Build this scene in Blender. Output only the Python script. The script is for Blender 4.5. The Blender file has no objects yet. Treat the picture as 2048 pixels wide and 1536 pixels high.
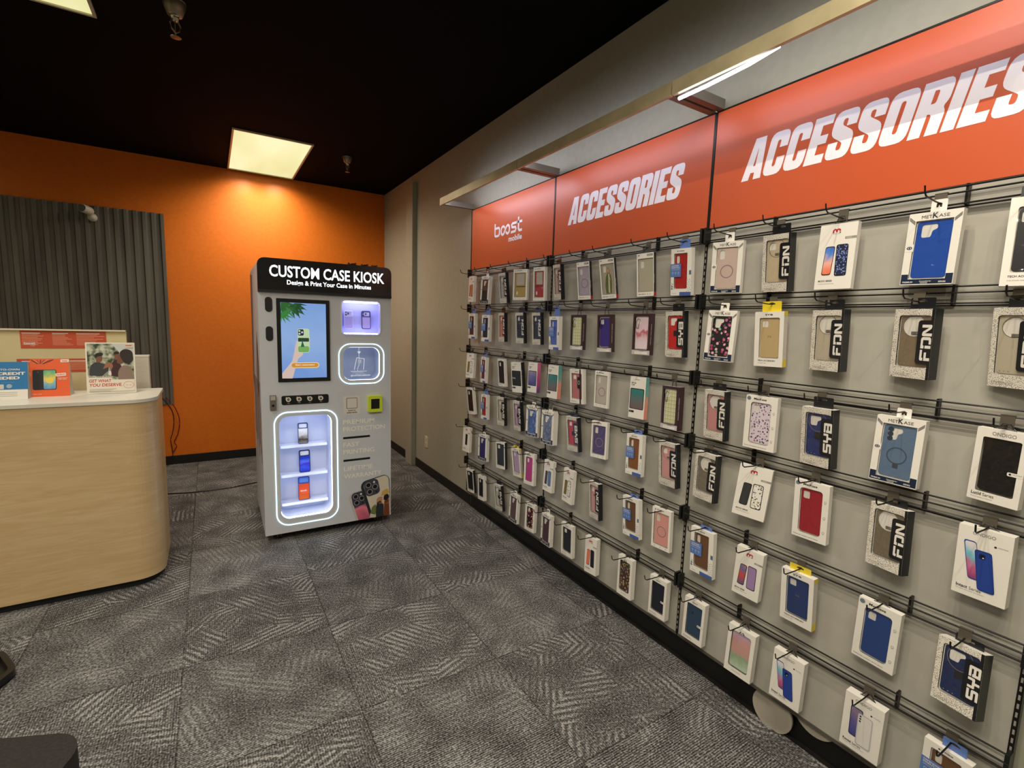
import bpy, math, random
from mathutils import Vector, Matrix
from mathutils.geometry import tessellate_polygon
R = math.radians
random.seed(7)
C = bpy.context.scene.collection
S = bpy.context.scene

# ---------------------------------------------------------------- camera
cam = bpy.data.objects.new('camera', bpy.data.cameras.new('camera')); C.objects.link(cam)
cam.data.sensor_width = 36; cam.data.lens = 969.93 / 2048 * 36; cam.data.clip_start = .02
yaw, pit, rol = .5577, -.1220, .0308
f = Vector((math.sin(yaw)*math.cos(pit), math.cos(yaw)*math.cos(pit), math.sin(pit)))
r0 = Vector((math.cos(yaw), -math.sin(yaw), 0)); u0 = r0.cross(f)
r1 = r0*math.cos(rol) + u0*math.sin(rol); u1 = u0*math.cos(rol) - r0*math.sin(rol)
M = Matrix((r1, u1, -f)).transposed().to_4x4(); M.translation = (0, 0, 1.5312)
cam.matrix_world = M
S.camera = cam

# ---------------------------------------------------------------- world, exposure, lights
S.view_settings.view_transform = 'Standard'; S.view_settings.look = 'None'
S.view_settings.gamma = 1; S.view_settings.use_curve_mapping = False
S.view_settings.exposure = 0.0
w = bpy.data.worlds.new('world'); S.world = w; w.use_nodes = True
w.node_tree.nodes['Background'].inputs[0].default_value = (1, .93, .84, 1)
w.node_tree.nodes['Background'].inputs[1].default_value = .03
XP = 1.7833          # face of the slatted display wall
XW = 1.826           # right wall
YB = 5.927           # back wall
ZC = 3.011           # ceiling
XL = -3.6; YF = -2.6
SEAM = [3.524, 2.434, 1.350, .275]
ROW = [1.9194, 1.6496, 1.3276, 1.0519, .7237, .4103]
ZT, ZB, ZP = 2.4048, 1.9529, .1425
# ceiling troffers: x0, x1, y0, y1, watts, visible
TROFFER = [(.224, .805, 4.65, 5.86, 12), (-1.02, -.438, 2.16, 3.37, 10.5), (.42, 1.0, -.35, .86, 16.5), (-1.02, -.438, -.6, .61, 20), (-2.6, -2.02, 4.2, 5.41, 1), (-2.6, -2.02, .6, 1.81, 10)]
LAMP = (1, .905, .75)
for (x0, x1, y0, y1, W) in TROFFER:
    for i in range(2):
        for j in range(4):
            l = bpy.data.lights.new('troffer_lamp', 'SPOT'); l.energy = W*1.28; l.color = LAMP
            l.spot_size = R(166); l.spot_blend = 1; l.shadow_soft_size = .0
            o = bpy.data.objects.new('troffer_lamp', l); C.objects.link(o)
            o.location = (x0 + (x1-x0)*(.25+.5*i), y0 + (y1-y0)*(.125+.25*j), ZC-.035)
LED_L = 15; RING_L = 3.0

# ---------------------------------------------------------------- materials
_m = {}
def s2l(c): return tuple(((v/255+.055)/1.055)**2.4 if v/255 > .04045 else v/255/12.92 for v in c)
def mat(c, rough=.5, metal=0, emit=0, alpha=1, spec=.5, coat=0):
    k = (c, rough, metal, emit, alpha, spec, coat)
    if k in _m: return _m[k]
    m = bpy.data.materials.new('paint'); m.use_nodes = True; b = m.node_tree.nodes['Principled BSDF']
    lc = s2l(c)+(1,)
    b.inputs['Base Color'].default_value = lc; b.inputs['Roughness'].default_value = rough
    b.inputs['Metallic'].default_value = metal; b.inputs['Specular IOR Level'].default_value = spec
    b.inputs['Alpha'].default_value = alpha; b.inputs['Coat Weight'].default_value = coat; b.inputs['Coat Roughness'].default_value = .12
    if emit:
        b.inputs['Emission Color'].default_value = lc; b.inputs['Emission Strength'].default_value = emit
        b.inputs['Base Color'].default_value = (0, 0, 0, 1)
    _m[k] = m; return m
class NT:
    def __init__(s, name, rough=.6):
        s.m = bpy.data.materials.new(name); s.m.use_nodes = True; s.t = s.m.node_tree; s.b = s.t.nodes['Principled BSDF']; s.b.inputs['Roughness'].default_value = rough
    def n(s, typ, **kw):
        nd = s.t.nodes.new(typ)
        for k, v in kw.items():
            if k.startswith('i_'):
                key = k[2:]; nd.inputs[int(key) if key.isdigit() else key].default_value = v
            else: setattr(nd, k, v)
        return nd
    def l(s, a, b): s.t.links.new(a, b)
    def math(s, op, a, b=None, c=None):
        nd = s.n('ShaderNodeMath', operation=op)
        for i, v in enumerate((a, b, c)):
            if v is None: continue
            if isinstance(v, (int, float)): nd.inputs[i].default_value = v
            else: s.l(v, nd.inputs[i])
        return nd.outputs[0]
    def mix(s, fac, a, b):
        nd = s.n('ShaderNodeMix', data_type='RGBA')
        for i, v in ((0, fac), (6, a), (7, b)):
            if isinstance(v, (int, float)): nd.inputs[i].default_value = v
            elif isinstance(v, tuple): nd.inputs[i].default_value = s2l(v)+(1,)
            else: s.l(v, nd.inputs[i])
        return nd.outputs[2]
    def coord(s, scale=(1, 1, 1), rot=(0, 0, 0)):
        tc = s.n('ShaderNodeTexCoord'); mp = s.n('ShaderNodeMapping'); mp.inputs['Scale'].default_value = scale; mp.inputs['Rotation'].default_value = rot
        s.l(tc.outputs['Object'], mp.inputs[0]); return mp.outputs[0]
    def col(s, c): s.l(c, s.b.inputs['Base Color'])
    def bump(s, h, d=.002, st=.5):
        bp = s.n('ShaderNodeBump'); bp.inputs['Distance'].default_value = d; bp.inputs['Strength'].default_value = st
        s.l(h, bp.inputs['Height']); s.l(bp.outputs[0], s.b.inputs['Normal'])
    def ramp(s, fac, stops, interp='LINEAR'):
        nd = s.n('ShaderNodeValToRGB'); cr = nd.color_ramp; cr.interpolation = interp
        while len(cr.elements) < len(stops): cr.elements.new(.5)
        for e, (p, c) in zip(cr.elements, stops): e.position = p; e.color = s2l(c)+(1,)
        s.l(fac, nd.inputs[0]); return nd.outputs[0]
def noise_mat(name, a, b, scale, rough, stretch=(1, 1, 1), lo=.35, hi=.65, bump=0, detail=3):
    t = NT(name, rough); n = t.n('ShaderNodeTexNoise'); n.inputs['Scale'].default_value = scale; n.inputs['Detail'].default_value = detail
    t.l(t.coord(stretch), n.inputs['Vector']); t.col(t.ramp(n.outputs[0], [(lo, a), (hi, b)]))
    if bump: t.bump(n.outputs[0], bump, .4)
    return t.m
def carpet():
    t = NT('carpet', .95); t.b.inputs['Specular IOR Level'].default_value = .12
    tc = t.n('ShaderNodeTexCoord'); sx = t.n('ShaderNodeSeparateXYZ'); t.l(tc.outputs['Object'], sx.inputs[0])
    px = t.math('DIVIDE', t.math('SUBTRACT', sx.outputs[0], .455), .611); py = t.math('DIVIDE', t.math('SUBTRACT', sx.outputs[1], 1.773), .617)
    ix = t.math('FLOOR', px); iy = t.math('FLOOR', py); fx = t.math('FRACT', px); fy = t.math('FRACT', py)
    cb = t.n('ShaderNodeCombineXYZ'); t.l(ix, cb.inputs[0]); t.l(iy, cb.inputs[1])
    wn = t.n('ShaderNodeTexWhiteNoise', noise_dimensions='2D'); t.l(cb.outputs[0], wn.inputs['Vector'])
    q = t.math('MULTIPLY', t.math('ROUND', t.math('MULTIPLY', wn.outputs[0], 4)), math.pi/2)
    par = t.math('MODULO', t.math('ABSOLUTE', t.math('ADD', ix, iy)), 2)
    # fine ribbing, turned a quarter on every other tile
    rc = t.n('ShaderNodeVectorRotate', rotation_type='Z_AXIS'); t.l(tc.outputs['Object'], rc.inputs['Vector']); t.l(t.math('MULTIPLY', par, math.pi/2), rc.inputs['Angle'])
    rs = t.n('ShaderNodeSeparateXYZ'); t.l(rc.outputs[0], rs.inputs[0])
    n0 = t.n('ShaderNodeTexNoise'); n0.inputs['Scale'].default_value = 40; t.l(tc.outputs['Object'], n0.inputs['Vector'])
    rib = t.math('SINE', t.math('ADD', t.math('MULTIPLY', rs.outputs[0], 2*math.pi/.0085), t.math('MULTIPLY', n0.outputs[0], 4)))
    # shards hatched in their own direction
    off = t.n('ShaderNodeVectorMath', operation='MULTIPLY_ADD'); t.l(wn.outputs[1], off.inputs[0]); off.inputs[1].default_value = (9, 9, 0); t.l(rc.outputs[0], off.inputs[2])
    vo = t.n('ShaderNodeTexVoronoi', feature='F1'); vo.inputs['Scale'].default_value = 4.2; t.l(off.outputs[0], vo.inputs['Vector'])
    vs = t.n('ShaderNodeSeparateColor'); t.l(vo.outputs['Color'], vs.inputs[0])
    ang = t.math('MULTIPLY', t.math('ROUND', t.math('MULTIPLY', vs.outputs[0], 5)), math.pi/5)
    r2 = t.n('ShaderNodeVectorRotate', rotation_type='Z_AXIS'); t.l(off.outputs[0], r2.inputs['Vector']); t.l(ang, r2.inputs['Angle'])
    s2 = t.n('ShaderNodeSeparateXYZ'); t.l(r2.outputs[0], s2.inputs[0])
    n1 = t.n('ShaderNodeTexNoise'); n1.inputs['Scale'].default_value = 9; n1.inputs['Detail'].default_value = 4; t.l(off.outputs[0], n1.inputs['Vector'])
    hat = t.math('SINE', t.math('ADD', t.math('MULTIPLY', s2.outputs[0], 2*math.pi/.029), t.math('MULTIPLY', n1.outputs[0], 4)))
    n2 = t.n('ShaderNodeTexNoise'); n2.inputs['Scale'].default_value = 130; n2.inputs['Detail'].default_value = 3; t.l(tc.outputs['Object'], n2.inputs['Vector'])
    n3 = t.n('ShaderNodeTexNoise'); n3.inputs['Scale'].default_value = 6.0; n3.inputs['Detail'].default_value = 6; t.l(off.outputs[0], n3.inputs['Vector'])
    amp = t.math('MINIMUM', t.math('MAXIMUM', t.math('MULTIPLY', t.math('SUBTRACT', n3.outputs[0], .43), 4.5), .06), .75)
    v = t.math('ADD', .47, t.math('MULTIPLY', t.math('MULTIPLY', hat, t.math('MULTIPLY', amp, t.math('SUBTRACT', 1, t.math('MULTIPLY', par, .55)))), t.math('MULTIPLY', n2.outputs[0], .62)))
    v = t.math('ADD', v, t.math('MULTIPLY', rib, t.math('ADD', .10, t.math('MULTIPLY', par, .12))))
    v = t.math('ADD', v, t.math('MULTIPLY', t.math('SUBTRACT', n2.outputs[0], .5), 1.9))
    v = t.math('ADD', v, t.math('MULTIPLY', t.math('SUBTRACT', n3.outputs[0], .5), .75))
    v = t.math('ADD', v, t.math('MULTIPLY', t.math('SUBTRACT', wn.outputs[0], .5), .1))
    ex = t.math('MINIMUM', t.math('MINIMUM', fx, t.math('SUBTRACT', 1, fx)), t.math('MINIMUM', fy, t.math('SUBTRACT', 1, fy)))
    v = t.math('SUBTRACT', v, t.math('MULTIPLY', t.math('LESS_THAN', ex, .006), .16))
    t.col(t.ramp(v, [(.05, (40, 38, 37)), (.45, (93, 92, 91)), (.95, (170, 168, 167))]))
    t.bump(v, .004, .5); return t.m
def sleeve_speck():
    t = NT('speckled_card', .5); n = t.n('ShaderNodeTexVoronoi', feature='DISTANCE_TO_EDGE'); n.inputs['Scale'].default_value = 300
    t.l(t.coord((1, .3, 1)), n.inputs['Vector']); t.col(t.ramp(n.outputs[0], [(.04, (140, 130, 112)), (.12, (238, 233, 222))])); return t.m
def wood():
    t = NT('pale_wood_laminate', .38); n = t.n('ShaderNodeTexNoise'); n.inputs['Scale'].default_value = 3.2; n.inputs['Detail'].default_value = 7; n.inputs['Distortion'].default_value = 1.3
    t.l(t.coord((1.2, 1.2, 11)), n.inputs['Vector'])
    n2 = t.n('ShaderNodeTexNoise'); n2.inputs['Scale'].default_value = 1.1; t.l(t.coord((1, 1, 3)), n2.inputs['Vector'])
    v = t.math('ADD', t.math('MULTIPLY', n.outputs[0], .7), t.math('MULTIPLY', n2.outputs[0], .3))
    t.col(t.ramp(v, [(.34, (196, 167, 122)), (.5, (204, 175, 130)), (.66, (212, 185, 142))])); return t.m
def floral(base, cols, scale=90, name='floral_print'):
    t = NT(name, .45); n = t.n('ShaderNodeTexVoronoi'); n.inputs['Scale'].default_value = scale; t.l(t.coord(), n.inputs['Vector'])
    s = t.n('ShaderNodeSeparateColor'); t.l(n.outputs['Color'], s.inputs[0])
    k = len(cols); c = t.ramp(s.outputs[0], [(i/k, cc) for i, cc in enumerate(cols)], 'CONSTANT')
    no = t.n('ShaderNodeTexNoise'); no.inputs['Scale'].default_value = scale*1.7; t.l(t.coord(), no.inputs['Vector'])
    d = t.math('ADD', n.outputs['Distance'], t.math('MULTIPLY', no.outputs[0], .35))
    t.col(t.mix(t.math('LESS_THAN', d, .56), base, c)); return t.m
def plaid():
    t = NT('plaid_print', .5); s = t.n('ShaderNodeSeparateXYZ'); t.l(t.coord(), s.inputs[0])
    a = t.math('GREATER_THAN', t.math('SINE', t.math('MULTIPLY', s.outputs[0], 2*math.pi/.017)), .15)
    b = t.math('GREATER_THAN', t.math('SINE', t.math('MULTIPLY', s.outputs[2], 2*math.pi/.017)), .15)
    c = t.math('GREATER_THAN', t.math('SINE', t.math('MULTIPLY', s.outputs[0], 2*math.pi/.0085)), .93)
    d = t.math('GREATER_THAN', t.math('SINE', t.math('MULTIPLY', s.outputs[2], 2*math.pi/.0085)), .93)
    x = t.mix(t.math('MULTIPLY', a, .5), (208, 205, 165), (150, 160, 90)); x = t.mix(t.math('MULTIPLY', b, .5), x, (150, 160, 90))
    x = t.mix(t.math('MAXIMUM', c, d), x, (232, 228, 200)); t.col(x); return t.m
def vgrad(stops, h=.18, name='graded_print', rough=.35, emit=0, off=0):
    t = NT(name, rough); s = t.n('ShaderNodeSeparateXYZ'); t.l(t.coord(), s.inputs[0])
    n = t.n('ShaderNodeTexNoise'); n.inputs['Scale'].default_value = 2.2/h; n.inputs['Distortion'].default_value = 1.2; t.l(t.coord(), n.inputs['Vector'])
    v = t.math('ADD', t.math('DIVIDE', t.math('SUBTRACT', s.outputs[2], off), h), t.math('MULTIPLY', t.math('SUBTRACT', n.outputs[0], .5), .5))
    c = t.ramp(v, stops)
    if emit: t.b.inputs['Base Color'].default_value = (0, 0, 0, 1); t.l(c, t.b.inputs['Emission Color']); t.b.inputs['Emission Strength'].default_value = emit
    else: t.col(c)
    return t.m
def film():
    m = bpy.data.materials.new('clear_window_film'); m.use_nodes = True; t = m.node_tree; t.nodes.remove(t.nodes['Principled BSDF'])
    out = t.nodes['Material Output']; mx = t.nodes.new('ShaderNodeMixShader'); tr = t.nodes.new('ShaderNodeBsdfTransparent'); gl = t.nodes.new('ShaderNodeBsdfGlossy')
    gl.inputs['Roughness'].default_value = .08; fr = t.nodes.new('ShaderNodeLayerWeight'); fr.inputs[0].default_value = .25; fm = t.nodes.new('ShaderNodeMath'); fm.operation = 'MULTIPLY_ADD'; fm.inputs[1].default_value = .28; fm.inputs[2].default_value = .035
    n = t.nodes.new('ShaderNodeTexNoise'); n.inputs['Scale'].default_value = 22; bp = t.nodes.new('ShaderNodeBump'); bp.inputs['Distance'].default_value = .01; bp.inputs['Strength'].default_value = .6
    tc = t.nodes.new('ShaderNodeTexCoord'); t.links.new(tc.outputs['Object'], n.inputs['Vector']); t.links.new(n.outputs[0], bp.inputs['Height'])
    t.links.new(bp.outputs[0], gl.inputs['Normal']); t.links.new(bp.outputs[0], fr.inputs['Normal'])
    t.links.new(fr.outputs['Facing'], fm.inputs[0]); t.links.new(fm.outputs[0], mx.inputs[0]); t.links.new(tr.outputs[0], mx.inputs[1]); t.links.new(gl.outputs[0], mx.inputs[2]); t.links.new(mx.outputs[0], out.inputs[0]); return m
WHITE = mat((236, 231, 222), .42); CARD = mat((226, 221, 212), .55); BLACK = mat((16, 17, 18), .35); INK = mat((28, 30, 36), .5); NAVY = mat((22, 36, 62), .4)
DARKMETAL = mat((34, 32, 31), .38, .6); GREYM = mat((128, 122, 112), .4, .5); SPECK = sleeve_speck(); FILM = film(); PLAID = plaid()
GREYINK = mat((150, 146, 140), .5); RED = mat((190, 24, 44), .45); BLUETAG = mat((92, 122, 190), .4); BLUEINK = mat((70, 98, 170), .4)
LILACW = mat((232, 228, 240), .35)

# ---------------------------------------------------------------- mesh builder
def rrect(x0, z0, x1, z1, r, n=5, rs=None):
    P = []; rs = rs or (r,)*4
    for (cx, cz, a0, rr) in ((x1, z1, 0, rs[0]), (x0, z1, 90, rs[1]), (x0, z0, 180, rs[2]), (x1, z0, 270, rs[3])):
        sx = -1 if cx == x1 else 1; sz = -1 if cz == z1 else 1
        if rr <= 0: P.append((cx, cz)); continue
        for i in range(n+1):
            a = R(a0 + 90*i/n); P.append((cx+sx*rr+rr*math.cos(a), cz+sz*rr+rr*math.sin(a)))
    return P
def roundp(pts, n=4):
    out = []; N = len(pts)
    for i, p in enumerate(pts):
        r = p[2] if len(p) > 2 else 0
        if r <= 0: out.append((p[0], p[1])); continue
        a, b, c = Vector(pts[i-1][:2]), Vector(p[:2]), Vector(pts[(i+1) % N][:2])
        d1 = (a-b); d2 = (c-b); k = min(r, d1.length*.5, d2.length*.5); s = b + d1.normalized()*k; e = b + d2.normalized()*k
        for j in range(n+1):
            t = j/n; q = s*(1-t)**2 + b*2*t*(1-t) + e*t*t; out.append((q.x, q.y))
    return out
def circ(cx, cz, r, n=16, rz=None): return [(cx+r*math.cos(2*math.pi*i/n), cz+(rz or r)*math.sin(2*math.pi*i/n)) for i in range(n)]
def affine(pts, sx=1, sz=1, dx=0, dz=0, shear=0, rot=0):
    c, s = math.cos(rot), math.sin(rot); o = []
    for x, z in pts:
        x, z = x*sx + z*sz*shear, z*sz; o.append((x*c-z*s+dx, x*s+z*c+dz))
    return o
_txt = {}
def glyphs(s, bold=0):
    k = (s, bold)
    if k not in _txt:
        cu = bpy.data.curves.new('t', 'FONT'); cu.body = s; cu.resolution_u = 3; cu.offset = bold; cu.fill_mode = 'FRONT'
        ob = bpy.data.objects.new('t', cu); me = ob.to_mesh()
        V = [(v.co.x, v.co.y) for v in me.vertices]; F = [tuple(p.vertices) for p in me.polygons]
        if not V: V = [(0, 0)]
        x0 = min(v[0] for v in V); x1 = max(v[0] for v in V); z0 = min(v[1] for v in V); z1 = max(v[1] for v in V)
        _txt[k] = ([(x-x0, z-z0) for x, z in V], F, x1-x0, z1-z0)
        ob.to_mesh_clear(); bpy.data.objects.remove(ob); bpy.data.curves.remove(cu)
    return _txt[k]
class MB:
    def __init__(s): s.V = []; s.F = []; s.I = []; s.mats = []
    def mi(s, m):
        if m not in s.mats: s.mats.append(m)
        return s.mats.index(m)
    def add(s, V, F, m):
        b = len(s.V); s.V += V; i = s.mi(m)
        for f in F: s.F.append(tuple(b+k for k in f)); s.I.append(i)
    def box(s, x0, x1, y0, y1, z0, z1, m, skip=''):
        V = [(x, y, z) for x in (x0, x1) for y in (y0, y1) for z in (z0, z1)]
        F = dict(l=(0, 1, 3, 2), r=(4, 6, 7, 5), f=(0, 4, 5, 1), b=(2, 3, 7, 6), d=(0, 2, 6, 4), u=(1, 5, 7, 3))
        s.add(V, [v for k, v in F.items() if k not in skip], m)
    def poly(s, cs, y, m, thick=0, plane='xz', side=None):
        """filled outline(s) in the front plane at depth y; later outlines are holes"""
        if not isinstance(cs[0][0], (tuple, list)): cs = [cs]
        fl = [p for c in cs for p in c]
        tri = tessellate_polygon([[Vector((p[0], p[1], 0)) for p in c] for c in cs])
        g = (lambda p, d: (p[0], d, p[1])) if plane == 'xz' else ((lambda p, d: (p[0], p[1], d)) if plane == 'xy' else (lambda p, d: (d, p[0], p[1])))
        s.add([g(p, y) for p in fl], [tuple(t) for t in tri], m)
        if thick:
            s.add([g(p, y+thick) for p in fl], [tuple(t) for t in tri], side or m)
            for c in cs:
                n = len(c); s.add([g(p, y) for p in c]+[g(p, y+thick) for p in c], [(i, (i+1) % n, n+(i+1) % n, n+i) for i in range(n)], side or m)
    def text(s, st, x, z, size, m, y=-.0004, bold=0, width=None, rot=0, shear=0, align='l', plane='xz'):
        V, F, w, h = glyphs(st, bold); k = size; kx = k if not width else width/w
        W = w*kx; dx = {'l': 0, 'c': -W/2, 'r': -W}[align]
        P = affine([(a*kx+dx, b*k) for a, b in V], shear=shear); P = affine(P, rot=rot, dx=x, dz=z)
        g = (lambda p: (p[0], y, p[1])) if plane == 'xz' else (lambda p: (y, p[0], p[1]))
        s.add([g(p) for p in P], F, m)
    def line(s, pts, wd, y, m, close=False, plane='xz'):
        n = len(pts); rng = range(n if close else n-1)
        for i in rng:
            a = Vector(pts[i]); b = Vector(pts[(i+1) % n]); d = b-a
            if d.length < 1e-7: continue
            d.normalize(); q = Vector((-d.y, d.x))*wd/2; s.poly([tuple(a+q), tuple(b+q), tuple(b-q), tuple(a-q)], y-.00003*(i+1), m, plane=plane)
        for i, p in enumerate(pts if close else pts[1:-1]): s.poly(circ(p[0], p[1], wd/2, 8), y-.00003*(i+1.5), m, plane=plane)
    def tube(s, pts, r, m, n=6, caps=True):
        P = [Vector(p) for p in pts]; rings = []; V = []
        for i, p in enumerate(P):
            d = (P[min(i+1, len(P)-1)]-P[max(i-1, 0)]).normalized(); a = d.cross(Vector((0, 0, 1)));
            if a.length < .05: a = d.cross(Vector((1, 0, 0)))
            a.normalize(); b = d.cross(a); V += [tuple(p + a*r*math.cos(2*math.pi*k/n) + b*r*math.sin(2*math.pi*k/n)) for k in range(n)]
        F = [(i*n+k, i*n+(k+1) % n, (i+1)*n+(k+1) % n, (i+1)*n+k) for i in range(len(P)-1) for k in range(n)]
        if caps: F += [tuple(range(n)), tuple(range((len(P)-1)*n, len(P)*n))]
        s.add(V, F, m)
    def lathe(s, prof, cx, cy, m, n=20):
        V = [(cx+r*math.cos(2*math.pi*k/n), cy+r*math.sin(2*math.pi*k/n), z) for r, z in prof for k in range(n)]
        F = [(i*n+k, i*n+(k+1) % n, (i+1)*n+(k+1) % n, (i+1)*n+k) for i in range(len(prof)-1) for k in range(n)]
        s.add(V, F+[tuple(range(n)), tuple(range((len(prof)-1)*n, len(prof)*n))], m)
    def build(s, name, parent=None, loc=(0, 0, 0), rot=(0, 0, 0), bevel=0, smooth=False):
        me = bpy.data.meshes.new(name); me.from_pydata(s.V, [], s.F)
        for m in s.mats: me.materials.append(m)
        me.polygons.foreach_set('material_index', s.I)
        if smooth: me.polygons.foreach_set('use_smooth', [True]*len(s.F))
        me.update(); o = bpy.data.objects.new(name, me); C.objects.link(o); o.location = loc; o.rotation_euler = rot; o.parent = parent
        if bevel:
            b = o.modifiers.new('b', 'BEVEL'); b.width = bevel; b.segments = 2; b.limit_method = 'ANGLE'
        return o
def tag(o, label, cat, group=None):
    o['label'] = label; o['category'] = cat
    if group: o['group'] = group
    return o
def empty(name, loc, rot, label, cat, group=None):
    o = bpy.data.objects.new(name, None); C.objects.link(o); o.location = loc; o.rotation_euler = rot; o.empty_display_size = .05
    return tag(o, label, cat, group)
def struct(name, mb, **k):
    o = mb.build(name, **k); o['kind'] = 'structure'; return o
def copy_tree(o, parent=None):
    c = o.copy(); C.objects.link(c); c.parent = parent
    for ch in [x for x in bpy.data.objects if x.parent == o]: copy_tree(ch, c)
    return c
DISP = (0, 0, R(-90))     # local front (-y) faces -x in the room, local +x runs towards -y

# ================================================================ room shell
GREIGE = noise_mat('greige_paint', (168, 166, 147), (173, 171, 152), 30, .55, bump=.0004)
ORANGE = noise_mat('orange_paint', (222, 112, 14), (228, 118, 17), 30, .5, bump=.0004)
BLACKPAINT = mat((4, 3, 4), .9, spec=.1); COVE = mat((20, 18, 18), .5)
b = MB(); b.box(XL, XW+.1, YF, YB+.1, -.06, 0, carpet()); struct('floor', b)
b = MB(); b.box(XL, XW+.1, YF, YB+.1, ZC, ZC+.06, BLACKPAINT); struct('ceiling', b)
b = MB(); b.box(XW, XW+.1, YF, YB, 0, ZC, GREIGE); struct('wall_right', b)
b = MB(); b.box(XL, XW+.1, YB, YB+.1, 0, ZC, ORANGE); struct('wall_back', b)
b = MB(); b.box(XL-.1, XL, YF, YB, 0, ZC, GREIGE); struct('wall_left', b)
b = MB(); b.box(XL, XW, YF-.1, YF, 0, ZC, GREIGE); struct('wall_front', b)
def cove(name, x0, x1, y0, y1):
    b = MB(); b.box(x0, x1, y0, y1, 0, .092, COVE); struct(name, b, bevel=.003)
cove('baseboard_back', XL, XW, YB-.008, YB)
cove('baseboard_right', XW-.008, XW, 5.03, YB-.008)
cove('baseboard_right.001', XW-.008, XW, SEAM[0]+.01, 4.82)
# boxed-in pipe chase on the right wall, scuffed at the foot
b = MB(); b.box(XW-.05, XW, 4.84, 5.02, 0, ZC-.1, GREIGE); struct('trim_1', b, bevel=.004)

# ---- wall outlet
t = empty('wall_outlet', (XW, 4.53, .325), DISP, 'small ivory duplex outlet low on the grey wall', 'outlet')
b = MB(); b.poly(rrect(-.035, -.057, .035, .057, .005), -.006, mat((225, 215, 190), .4), .006); b.build('face_plate', t)
b = MB()
for z in (-.027, .02):
    b.poly(rrect(-.016, z-.014, .016, z+.018, .006), -.009, mat((210, 200, 172), .4), .003)
    for x in (-.007, .005): b.poly([(x, z), (x+.002, z), (x+.002, z+.009), (x, z+.009)], -.0094, BLACK)
b.build('socket', t)

# ================================================================ ceiling fixtures
DIFF = NT('troffer_diffuser'); DIFF.b.inputs['Base Color'].default_value = (0, 0, 0, 1); DIFF.b.inputs['Emission Strength'].default_value = 1
wv = DIFF.n('ShaderNodeTexNoise'); wv.inputs['Scale'].default_value = 2.4; DIFF.l(DIFF.coord((1, .25, 1)), wv.inputs['Vector'])
DIFF.l(DIFF.ramp(wv.outputs[0], [(.35, (234, 228, 165)), (.65, (252, 248, 196))]), DIFF.b.inputs['Emission Color'])
TL = ['lit square troffer in the black ceiling near the orange wall', 'lit troffer cut by the top left corner of the photo',
      'lit troffer overhead, just outside the frame above the display wall', 'lit troffer behind the viewer on the counter side', 'lit troffer beyond the left edge, over the counter', 'lit troffer beyond the left edge, near the viewer']
for i, (x0, x1, y0, y1, W) in enumerate(TROFFER):
    t = empty('ceiling_light', ((x0+x1)/2, (y0+y1)/2, ZC), (0, 0, 0), TL[i], 'ceiling light', 'troffers in the black ceiling')
    w2, h2 = (x1-x0)/2, (y1-y0)/2
    b = MB(); b.poly([rrect(-w2-.014, -h2-.014, w2+.014, h2+.014, 0), rrect(-w2, -h2, w2, h2, 0)], -.012, mat((196, 186, 160), .4), .012, plane='xy'); b.build('frame', t)
    b = MB(); b.poly(rrect(-w2, -h2, w2, h2, 0), -.004, DIFF.m, plane='xy'); b.build('diffuser', t)
def sprinkler(x, y, s, label):
    t = empty('sprinkler_head', (x, y, ZC), (0, 0, .6), label, 'sprinkler', 'sprinkler heads in the ceiling'); m = mat((150, 138, 118), .35, .85)
    b = MB(); b.lathe([(.052*s, 0), (.052*s, -.006), (.046*s, -.03*s), (.034*s, -.062*s), (.026*s, -.066*s)], 0, 0, m); b.build('escutcheon', t, smooth=True)
    b = MB(); b.lathe([(.017*s, -.06*s), (.019*s, -.075*s), (.012*s, -.09*s)], 0, 0, mat((200, 190, 170), .25, .9)); b.build('body', t, smooth=True)
    b = MB()
    for k in (-1, 1): b.tube([(k*.014*s, 0, -.085*s), (k*.026*s, 0, -.105*s), (k*.018*s, 0, -.13*s), (0, 0, -.145*s)], .004*s, m)
    b.tube([(0, 0, -.085*s), (0, 0, -.165*s)], .003*s, m); b.build('frame_arms', t)
    b = MB(); b.lathe([(.004*s, -.16*s), (.024*s, -.163*s), (.024*s, -.166*s), (.004*s, -.168*s)], 0, 0, m, 12); b.build('deflector', t)
sprinkler(-.085, 3.02, .95, 'bronze sprinkler head hanging between the two ceiling lights')
sprinkler(1.135, 4.80, .8, 'smaller-looking sprinkler head right of the far ceiling light')

# ================================================================ display wall: panels, uprights, header signs, canopies
PANEL = noise_mat('grey_panel_laminate', (172, 168, 158), (176, 172, 162), 20, .34)
SIGN = mat((204, 88, 46), .36); LETTER = mat((252, 246, 252), .4)
bays = ['far', 'middle', 'near']
for i in range(3):
    y0, y1 = SEAM[i], SEAM[i+1]; wd = y0-y1
    t = empty('back_panel', (XP, y0, 0), DISP, 'grey laminate back panel behind the boxes of the %s bay' % bays[i], 'wall panel', 'grey display panels')
    b = MB(); b.box(.006, wd-.006, 0, .018, ZP, ZB, PANEL); b.build('board', t)
    b = MB(); b.box(.004, wd-.004, -.003, .020, ZP-.012, ZP, mat((105, 100, 92), .4, .4)); b.build('edge_channel', t)
    k = MB(); k.box(.0, wd, .038, .0427, 0, ZP-.012, mat((13, 12, 12), .45)); k.box(.0, wd, .028, .038, 0, .012, COVE)
    tag(k.build('kick_board', None, (XP, y0, 0), DISP), 'black kick board under the %s bay of the display wall' % bays[i], 'kick board', 'black kick boards')
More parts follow.
